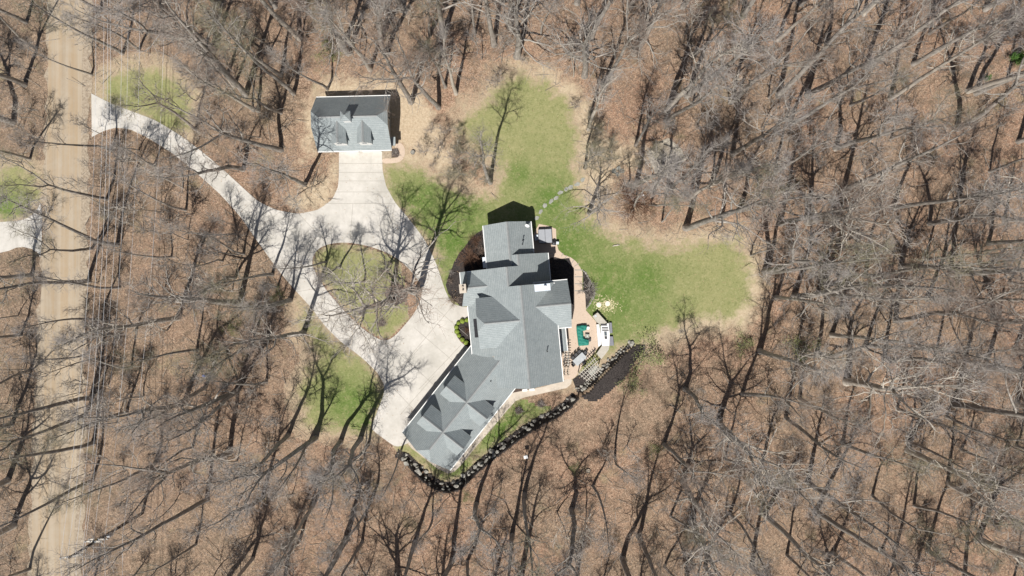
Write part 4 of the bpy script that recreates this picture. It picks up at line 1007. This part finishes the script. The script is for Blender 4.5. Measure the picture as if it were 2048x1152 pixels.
# covered sectional
teal = speck('green_furniture_cover', (.012, .15, .115), (.025, .21, .16), 3, .7, .3, .6, .06)
t = thing('covered_sectional', 'U-shaped patio sofa under a bright green weather cover', 'sofa')
out = [W(*z4(*p), .75) for p in [(538, 533), (595, 523), (652, 520), (657, 545), (650, 578), (604, 590), (614, 630), (616, 672), (640, 682), (672, 690), (682, 715), (676, 752), (620, 757), (562, 760), (556, 720), (548, 650), (540, 590)]]
cx = sum(p[0] for p in out) / len(out); cy = sum(p[1] for p in out) / len(out)
mb = MB(); mb.prism(out, .06, .62, 0); mb.build('cover_skirt', teal, t)
mb = MB(); r_ = random.Random(4)
ins_ = []
for i, p in enumerate(out):
    a = Vector(out[i - 1]); b = Vector(out[(i + 1) % len(out)]); d = (b - a).normalized(); nrm = Vector((-d.y, d.x)); q = Vector(p) + nrm * -.0
    ins_.append(p)
sdv = [(px_, py_) for px_ in np.arange(min(p[0] for p in out), max(p[0] for p in out), .09) for py_ in np.arange(min(p[1] for p in out), max(p[1] for p in out), .09)]
a_ = np.array(sdv); s_ = sdist(a_, out); nx_ = len(np.arange(min(p[0] for p in out), max(p[0] for p in out), .09)); ny_ = len(a_) // nx_
zz_ = .62 + .17 * np.clip(s_ / .22, 0, 1) ** .6 + .035 * np.sin(a_[:, 0] * 9 + 2 * np.sin(a_[:, 1] * 6)) * np.clip(s_ / .2, 0, 1) + .03 * np.sin(a_[:, 1] * 13 + a_[:, 0] * 3)
K_ = (s_ > -.02).reshape(nx_, ny_); f_ = []
for i in range(nx_ - 1):
    for j in range(ny_ - 1):
        if K_[i, j] and K_[i + 1, j] and K_[i, j + 1] and K_[i + 1, j + 1]: f_.append((i * ny_ + j, (i + 1) * ny_ + j, (i + 1) * ny_ + j + 1, i * ny_ + j + 1))
mesh_obj('cover_top', [(float(p[0]), float(p[1]), float(z)) for p, z in zip(a_, zz_)], f_, teal, t, True)
x, y = W(*z4(659, 645), .45); t = thing('fire_table', 'low grey square fire table inside the green covered sofa', 'table', (x, y, .06), R(-5))
mb = MB(); mb.box((0, 0, .42), (.66, .62, .07), 0, 0, .02); mb.build('tabletop', speck('grey_stone_top', (.22, .24, .2), (.3, .31, .27), 3, .6), t); mb = MB(); mb.box((0, 0, .2), (.5, .46, .4)); mb.build('base', M_dark, t); mb = MB(); mb.lathe((0, 0, .455), [(.08, 0), (.08, .02), (.02, .03)], 12); mb.build('burner_lid', M_white, t)
for p, l, mm in [((668, 553), 'round white-topped side table at the north end of the green covered sofa', M_white), ((687, 692), 'round dark side table at the south end of the green covered sofa', M_dark)]:
    x, y = W(*z4(*p), .5); t = thing('side_table', l, 'side table', (x, y, .06), 0, 'round side tables by the sofa')
    mb = MB(); mb.lathe((0, 0, 0), [(.23, .50), (.24, .52), (.23, .54), (.02, .545)], 16); mb.build('tabletop', mm, t); mb = MB(); mb.lathe((0, 0, 0), [(.17, 0), (.17, .03), (.03, .05), (.03, .5)], 12); mb.build('base', M_dark, t)
# dining table under the pergola, with chairs
x, y = W(*z4(572, 912), .75); RZ = R(42)
t = thing('dining_table', 'grey rectangular outdoor dining table on the pavers by the pergola', 'table', (x, y, .06), RZ)
mb = MB(); mb.box((0, 0, .73), (2.0, 1.12, .05), 0, 0, .015); mb.build('tabletop', speck('grey_slate_top', (.31, .33, .34), (.4, .42, .43), 2, .5, .4, .05), t)
for sx in (-.85, .85):
    for sy in (-.42, .42): mb = MB(); mb.box((sx, sy, .35), (.07, .07, .7)); mb.build('leg', M_dark, t)
def chair(loc, rz, lab):
    t = thing('patio_chair', lab, 'chair', (loc[0], loc[1], .06), rz, 'dark chairs round the dining table')
    mb = MB(); mb.box((0, 0, .44), (.50, .48, .05), 0, 0, .02); mb.build('seat', M_dark, t); mb = MB(); mb.box((0, -.27, .72), (.50, .05, .5), 0, 0, .02); mb.build('backrest', M_dark, t)
    for sx in (-.22, .22):
        for sy in (-.22, .22): mb = MB(); mb.tube([(sx, sy, 0), (sx * .95, sy * .95, .43)], .018, 5); mb.build('leg', M_dark, t)
        mb = MB(); mb.box((sx * 1.1, -.02, .63), (.04, .42, .03)); mb.build('armrest', M_dark, t)
cz, sz = math.cos(RZ), math.sin(RZ)
def tl(a, b): return (x + a * cz - b * sz, y + a * sz + b * cz)
for (a, b, r_, l) in [(-.68, .82, 180, 'patio chair on the house side of the dining table, lower left'), (0, .86, 180, 'patio chair on the house side of the dining table, in the middle'), (.66, .84, 180, 'patio chair on the house side of the dining table, upper right'), (1.28, .1, 90, 'patio chair at the head of the dining table nearest the sofa'), (-1.26, 0, -90, 'patio chair at the foot of the dining table nearest the concrete path'), (.1, -.9, 0, 'patio chair tucked on the pergola side of the dining table')]:
    chair(tl(a, b), RZ + R(r_), l)
# pergolas
def pergola(label, corners, h, nl, ncross, mat):
    t = thing('pergola', label, 'pergola'); P = [Vector(W(*p, h) + (h,)) for p in corners]     # W, N, E, S
    for q in P: mb = MB(); mb.box((q.x, q.y, h / 2 - .05), (.13, .13, h)); mb.build('post', mat, t)
    def bar(a, b, w, hh, dz, over=.25, nm='beam'):
        d = (b - a); L = d.length; c = (a + b) / 2; mb = MB(); mb.box((c.x, c.y, h + dz), (L + 2 * over, w, hh), math.atan2(d.y, d.x)); mb.build(nm, mat, t)
    for i in range(nl): f = i / (nl - 1); bar(P[0].lerp(P[3], f), P[1].lerp(P[2], f), .09, .16, 0)
    for i in range(ncross): f = i / (ncross - 1); bar(P[0].lerp(P[1], f), P[3].lerp(P[2], f), .06, .12, .141, .3, 'rafter')
    return t
pergola('pale wooden pergola over the boulder edge beyond the dining table', [z7(355, 632), z7(568, 418), z7(648, 555), z7(462, 722)], 2.4, 4, 9, M_pwood)
pergola('narrow wooden pergola fixed along the east wall of the house', [z4(400, 968), z4(400, 818), z4(436, 818), z4(440, 968)], 2.6, 2, 6, M_pwood)
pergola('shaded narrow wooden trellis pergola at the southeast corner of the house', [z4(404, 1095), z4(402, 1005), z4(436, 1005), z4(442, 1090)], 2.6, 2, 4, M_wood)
mb = MB(); mb.prism(pxs([z7(*p) for p in [(470, 600), (590, 500), (640, 560), (520, 660)]]), -.05, .08); structure(mb.build('stone_landing', M_stone))
# outdoor kitchen
t = thing('outdoor_kitchen', 'white outdoor kitchen island with grill and angled counters at the patio edge', 'outdoor kitchen')
def slab(name, pts, h0, h1, mat, par): mb = MB(); mb.prism([W(*z4(*p), h1) for p in pts], h0, h1); return mb.build(name, mat, par)
M_ctop = speck('pale_counter_stone', (.56, .55, .50), (.46, .44, .40), 2.5, .5, .4, .05)
M_ctop2 = speck('beige_counter_stone', (.44, .41, .35), (.35, .33, .28), 2.5, .6, .3, .05)
slab('counter_base', [(727, 418), (778, 382), (878, 490), (815, 515), (768, 482)], .05, .9, M_wall, t); slab('countertop', [(720, 418), (780, 374), (888, 492), (817, 522), (765, 484)], .9, .96, M_ctop2, t)
slab('counter_base', [(820, 522), (900, 502), (912, 620), (908, 752), (834, 755), (818, 640)], .05, .9, M_wall, t); slab('countertop', [(815, 524), (905, 497), (918, 620), (914, 757), (830, 760), (812, 640)], .9, .97, M_white, t)
slab('bar_shelf', [(766, 512), (798, 512), (822, 742), (788, 772)], .05, .72, M_white, t)
slab('counter_base', [(830, 763), (910, 760), (902, 800), (822, 900), (775, 850)], .05, .9, M_wall, t); slab('countertop', [(826, 762), (916, 756), (908, 803), (822, 912), (765, 850)], .9, .955, M_ctop2, t)
for a in ((812, 505, 885, 527), (825, 545, 898, 560), (828, 572, 904, 586)):
    slab('appliance_panel', [(a[0], a[1]), (a[2], a[1]), (a[2] + 4, a[3]), (a[0] + 4, a[3])], .9, 1.02, M_dark, t)
slab('grill_lid', [(855, 598), (884, 598), (887, 642), (858, 642)], .9, 1.1, speck('grill_steel', (.05, .07, .08), (.09, .11, .12), 3, .3, .6), t); slab('side_burner', [(858, 648), (888, 648), (890, 680), (861, 680)], .9, 1.02, M_dark, t)
x, y = W(*z4(755, 415), .98); mb = MB(); mb.lathe((x, y, .96), [(.12, 0), (.14, .1), (.10, .1), (.09, .03)], 14); tag(mb.build('bowl', M_flash), 'small round metal bowl on the angled north counter of the outdoor kitchen', 'bowl')
for pts, l in [([(912, 492), (940, 492), (950, 610), (920, 615)], 'grey bench box outside the outdoor kitchen, the upper one'), ([(918, 650), (955, 650), (966, 755), (916, 757)], 'grey bench box outside the outdoor kitchen, the lower one')]:
    t = thing('storage_bench', l, 'bench', group='grey benches outside the kitchen'); slab('box', [(a + 3, b) for a, b in pts], .02, .44, M_dark, t); slab('lid', pts, .44, .5, speck('grey_lid', (.17, .175, .2), (.21, .215, .24), 2, .6), t)
# stones, pale weeds and discs beside the flower bed
for p, l in [((1197.5, 609.5), 'round white stone disc in the grass, the left one'), ((1215, 607), 'round white stone disc in the grass, the right one')]:
    x, y = W(*p); mb = MB(); mb.lathe((0, 0, 0), [(.40, 0), (.40, .1), (.36, .14), (.01, .15)], 20); tag(mb.build('stone_disc', speck('white_stone', (.6, .56, .47), (.7, .66, .57), 3), None, False, (x, y, .03)), l, 'stone', 'white stone discs on the lawn')
r_ = random.Random(8); mb = MB()
for _ in range(300):
    px_, py_ = r_.gauss(1212, 13), r_.gauss(611, 8); x, y = W(px_, py_); s_ = r_.uniform(.04, .13); a = r_.uniform(0, 6.28)
    c_, q_ = math.cos(a) * s_, math.sin(a) * s_; z = .035 + r_.random() * .05
    mb.add([(x - c_, y - q_, z), (x + q_, y - c_, z + .03), (x + c_, y + q_, z), (x - q_, y + c_, z + .04)], [(0, 1, 2, 3)])
o = mb.build('pale_weeds', speck('dead_weeds', (.36, .34, .17), (.55, .5, .32), 4)); o['kind'] = 'stuff'
t = thing('stone_border', 'curved border of small pale stones round the flower bed east of the walk', 'stone border')
bl = [z8(*p) for p in [(478, 440), (515, 475), (548, 530), (572, 585), (600, 640), (628, 700), (640, 760), (632, 815), (600, 880), (560, 935), (525, 985)]]
for i in range(30):
    f = i / 29 * (len(bl) - 1); k = min(int(f), len(bl) - 2); f -= k; px_ = bl[k][0] * (1 - f) + bl[k + 1][0] * f; py_ = bl[k][1] * (1 - f) + bl[k + 1][1] * f; x, y = W(px_, py_); w = rs.uniform(.22, .4)
    rock('stone', t, (x, y, .08), (w, w * .7, .2), rs)
# shrubs in the beds and mulch rings with young shrubs
def bush(name, n_, L, seed, mat, up=.12):
    r = random.Random(seed); lim = []; fine = []
    for i in range(n_):
        az = r.uniform(0, 6.28); el = r.uniform(.25, 1.25); d = np.array([math.cos(az) * math.sin(el), math.sin(az) * math.sin(el), math.cos(el)])
        b = branch(r, (r.gauss(0, .05), r.gauss(0, .05), 0), d, L * r.uniform(.7, 1.1), 5, .1, up * .3); lim.append((b, np.linspace(.022, .008, 6)))
        for j in range(6):
            p, dd = at(b, r.uniform(.3, .98)); b2 = branch(r, p, rot_to(dd, r.uniform(0, 6.28), r.uniform(.4, .9)), L * r.uniform(.25, .5), 3, .2, .02); fine.append((b2, np.array([.011, .009, .007, .004])))
            for q in range(3):
                p3, d3 = at(b2, r.uniform(.3, 1)); b3 = branch(r, p3, rot_to(d3, r.uniform(0, 6.28), .7), L * r.uniform(.1, .25), 2, .2, .02); fine.append((b3, np.array([.008, .006, .004])))
    V1, F1 = tubes(lim, 4); V2, F2 = tubes(fine, 3)
    return np_mesh(name, np.concatenate([V1, V2]), np.concatenate([F1, F2 + len(V1)]), mat)
BM = [bush('bare_shrub', 26, 1.5, 1, M_twig2), bush('bare_shrub', 22, 1.2, 2, M_twig), bush('bare_shrub', 30, 1.6, 3, M_red)]
for (p, k, s_, l) in [(z1(625, 460) + (0,), 2, 1.5, 'large reddish bare shrub in the black mulch west of the north wing'), (z1(670, 325) + (0,), 2, .9, 'small reddish shrub at the top of the black mulch bed'), (z1(715, 400) + (0,), 0, .8, 'brown bare shrub against the north wing wall'),
                      (z8(565, 730) + (0,), 1, 1.5, 'grey bare shrub beside the paved walk east of the house'), ((1268, 411, 0), 2, 2.6, 'wide red-brown spreading shrub at the edge of the woods right of the stepping stones'),
                      (z1(485, 570) + (0,), 1, .5, 'tiny pale shrub in the black mulch nearest the drive'), (z1(470, 640) + (0,), 0, .5, 'tiny brown shrub below the tiny pale one in the mulch'), (z1(510, 790) + (0,), 0, .9, 'brown shrub at the lower tip of the mulch bed by the drive'),
                      (z3(870, 685) + (0,), 1, .7, 'little shrub in the round bed by the detached garage'), ((935, 660, 0), 2, .45, 'small red shrub inside the boxwood ring')]:
    x, y = W(p[0], p[1]); o = bpy.data.objects.new('bare_shrub', BM[k]); C.objects.link(o); o.location = (x, y, .04); o.scale = (s_,) * 3; o.rotation_euler = (0, 0, p[0]); tag(o, l, 'shrub')
for (p, s_, l) in [((723, 623), .58, 'round dark mulch ring with a young shrub, left one on the driveway island'), ((764, 646), .6, 'round dark mulch ring with a young shrub, right one on the driveway island'), (z2(893, 556), .62, 'round dark mulch ring on the grass below the path, the left one'), (z2(1048, 512), .62, 'round dark mulch ring on the grass below the path, the right one')]:
    x, y = W(*p); t = thing('young_shrub', l, 'shrub', (x, y, .02), 0, 'young shrubs in mulch rings')
    mb = MB(); mb.prism(stone_poly(rs, s_, 22), -.02, .07); mb.build('mulch_ring', M_mulch2, t)
    o = bpy.data.objects.new('stems', BM[1]); C.objects.link(o); o.parent = t; o.location = (0, 0, .05); o.scale = (.75,) * 3
x, y = W(793, 590); mb = MB(); mb.prism(stone_poly(rs, 1.7, 30), -.02, .05); structure(mb.build('mulch_bed', M_mulch2, None, False, (x, y, 0)))
# leafing bushes and evergreens
def leafy(name, n_, rad, h, mat, seed, leaf=.09):
    r = random.Random(seed); mb = MB()
    cl = [(r.gauss(0, rad * .45), r.gauss(0, rad * .45), r.uniform(.25, 1) * h) for _ in range(16)]
    for i in range(n_):
        c_ = r.choice(cl); p = Vector((c_[0] + r.gauss(0, rad * .2), c_[1] + r.gauss(0, rad * .2), max(.05, c_[2] + r.gauss(0, h * .1))))
        a = Vector((r.gauss(0, 1), r.gauss(0, 1), r.gauss(0, .6))).normalized(); b = a.orthogonal().normalized() * leaf * r.uniform(.3, .6); a = a * leaf * r.uniform(.7, 1.6)
        mb.add([p - a, p - b, p + a, p + b], [(0, 1, 2, 3)])
    for k in range(10):
        c_ = cl[k]; mb.tube([(0, 0, 0), (c_[0] * .5, c_[1] * .5, c_[2] * .6), c_], [.03, .02, .008], 4, 1)
    return mb.build(name, [mat, M_bark])
lb = leafy('leafing_bush', 800, 1.9, 2.2, M_leafy, 5)
LP = [((1288, 712), 1.35, 'bright green leafing bush at the upper end of the black mulch slope'), ((1262, 770), 1.0, 'green leafing bush just below the black mulch slope'), ((1150, 930), .5, 'small green leafing bush in the woods below the boulder wall'),
      ((1590, 690), 1.2, 'green leafing bush in the woods right of the back lawn'), ((1480, 690), .9, 'pale green leafing bush under the lower edge of the back lawn'), ((665, 110), 1.0, 'yellow-green bush in the woods above the detached garage'),
      ((560, 590), .7, 'little green bush on the left rim of the drive, opposite the island'), ((465, 655), .8, 'green bush in the woods left of the drive'), ((270, 190), .5, 'low green bush beside the roadside lawn'), ((1312, 896), .7, 'small green bush in the middle of the woods below the mulch slope'), ((935, 985), .5, 'small green bush at the foot of the boulder wall curve')]
for i, (p, s_, l) in enumerate(LP):
    o = lb if i == 0 else lb.copy()
    if i: C.objects.link(o)
    x, y = W(*p); o.location = (x, y, g1(x, y)); o.scale = (s_, s_, s_ * .9); o.rotation_euler = (0, 0, i * 1.7); tag(o, l, 'bush', 'leafing bushes')
eb = leafy('evergreen_bush', 3600, 1.3, 2.6, M_ever, 9, .08); x, y = W(2030, 120); eb.location = (x, y, 0); tag(eb, 'dense dark green evergreen bush at the upper right edge of the photo', 'bush')
o = eb.copy(); C.objects.link(o); x, y = W(1970, 158); o.location = (x, y, 0); o.scale = (.4,) * 3; tag(o, 'small evergreen bush left of the dense evergreen at the upper right', 'bush')
# small finds
x, y = W(1232, 491); mb = MB(); mb.tube([(-.55, -.1, .08), (-.2, 0, .12), (.2, .03, .1), (.6, .12, .07)], [.07, .11, .1, .05], 8); mb.tube([(.1, .03, .1), (.3, .3, .12)], [.04, .02], 6); tag(mb.build('log', M_bark2, None, True, (x, y, .03)), 'short broken log lying on the back lawn', 'log')
x, y = W(1284, 391.5); mb = MB(); mb.box((0, 0, .3), (.42, .3, .6), .3, 0, .04); mb.box((.02, .35, .1), (.22, .25, .2), .1, 0, .03); tag(mb.build('white_bucket', M_white, None, False, (x, y, 0)), 'small white container lying in the red-brown woods', 'container')
x, y = W(410, 751); tb = N('blue_tarp', .6, .3); tb.color((.05, .1, .35)); mb = MB(); mb.add([(-.45, -.15, .05), (-.1, -.25, .2), (.35, -.2, .08), (.45, .1, .15), (.05, .2, .28), (-.35, .15, .1)], [(0, 1, 4, 5), (1, 2, 3, 4)]); mb.add([(-.45, -.15, .02), (-.1, -.25, .02), (.35, -.2, .02), (.45, .1, .02), (.05, .2, .02), (-.35, .15, .02)], [(5, 4, 1, 0), (4, 3, 2, 1)]); tag(mb.build('blue_tarp', tb.mat, None, False, (x, y, .04)), 'small crumpled blue tarp in the woods left of the drive', 'tarp')
x, y = W(1051, 909, 1.5); mb = MB(); mb.box((0, 0, 0), (.6, .5, .3), .2, 0, .04); mb.box((0, -.1, -1.0), (.08, .08, 1.9)); tag(mb.build('birdhouse', M_white, None, False, (x, y, g1(x, y) + 1.9)), 'small white birdhouse on a post below the boulder wall', 'birdhouse')
x, y = W(1175, 939); mb = MB(); mb.lathe((0, 0, 0), [(.28, 0), (.36, .25), (.33, .3), (.25, .12), (.02, .1)], 16); tag(mb.build('metal_basin', M_wood, None, False, (x, y, g1(x, y))), 'round grey basin on the leaves below the wall', 'basin')
x, y = W(826, 306); mb = MB(); mb.lathe((0, 0, 0), [(.26, 0), (.3, .3), (.34, .55), (.3, .55), (.26, .4), (.02, .38)], 14); tag(mb.build('planter', M_rock, None, False, (x, y, 0)), 'round stone planter right of the detached garage', 'planter')
# ---------------- utility pole and wires ----------------
PXW, PYW = W(285, 1026)
t = thing('utility_pole', 'tall dark wooden utility pole with crossarms at the lower left', 'utility pole', (PXW, PYW, 0))
mb = MB(); mb.tube([(0, 0, -.3), (0, 0, 9), (0, 0, 17.4)], [.24, .2, .16], 10); mb.build('pole', M_pole, t, True)
AX = Vector((.985, .17, 0))
for z, hw, mt_, dy in ((16.9, 1.5, M_pwood, .0), (12.3, 1.15, M_pwood, .2), (11.5, 1.15, M_pwood, .2), (10.2, .8, M_wood, -.2)):
    mb = MB(); mb.box((AX.x * (.0 if z > 13 else 0), dy, z), (hw * 2, .2, .2), math.atan2(AX.y, AX.x) if z > 13 else 0); ca_ = mb.build('crossarm', mt_, t)
    for k in (-1, -.35, .35, 1):
        mb = MB(); mb.lathe((AX.x * hw * .92 * k, AX.y * hw * .92 * k * (1 if z > 13 else 0) + dy, z + .07), [(.05, 0), (.07, .08), (.05, .12), (.07, .18), (.02, .24)], 8); mb.build('insulator', M_flash, ca_)
mb = MB(); mb.lathe((.35, -.1, 8.6), [(.25, 0), (.27, .1), (.27, .9), (.2, 1.0), (.05, 1.05)], 14); mb.build('transformer', speck('grey_can', (.35, .37, .38), (.42, .44, .45), 3, .5), t)
mb = MB(); mb.box((-.0, .33, 11.9), (.25, .12, .5)); mb.build('fuse_cutout', speck('yellow_marker', (.6, .36, .03), (.65, .42, .05), 2), t)
M_wire = N('aluminium_wire', .45, .5); M_wire.color((.6, .6, .6)); M_wire = M_wire.mat
WI = [(-1.4, 16.95, 200, 13.0, 'westernmost of the four high power lines along the road'), (-.5, 16.95, 216, 13.0, 'second from west of the four high power lines along the road'), (.5, 16.95, 223, 13.0, 'third from west of the four high power lines along the road'), (1.4, 16.95, 228, 13.0, 'easternmost of the four high power lines along the road'),
      (-1.05, 12.4, 249, 8.8, 'westernmost of the lower power lines on the short crossarms'), (.0, 12.4, 261, 8.8, 'middle one of the lower power lines on the short crossarms'), (1.05, 11.6, 281, 8.4, 'easternmost of the lower power lines on the short crossarms'), (2.4, 9.6, 332, 6.2, 'lone low wire farthest east of the road')]
for dx, h0, pxt, ht, lab in WI:
    X0, Y0 = PXW + dx, PYW + dx * .17 * (h0 > 13); k = (CAMH - ht) / CAMH; X1, Y1 = (pxt - 1024) / PX * k, 576 / PX * k
    X2 = X1 + (X1 - X0) * .35; Y2 = Y1 + (Y1 - Y0) * .35; sag = 2.6
    pts = []
    for i in range(25):
        f = i / 24; z = h0 + (h0 + .0 - h0) * f - 4 * sag * 1.5 * f * (1 - f); pts.append((X0 + (X2 - X0) * f, Y0 + (Y2 - Y0) * f, z))
    pts2 = [(X0 - (X2 - X0) * f * .3, Y0 - 26 * f, h0 - 3.5 * f + 1.5 * f * f) for f in np.linspace(0, 1, 8)]
    mb = MB(); mb.tube(list(reversed(pts2)) + pts[1:], .02, 4)
    tag(mb.build('power_line', M_wire), lab, 'power line', 'power lines along the road')
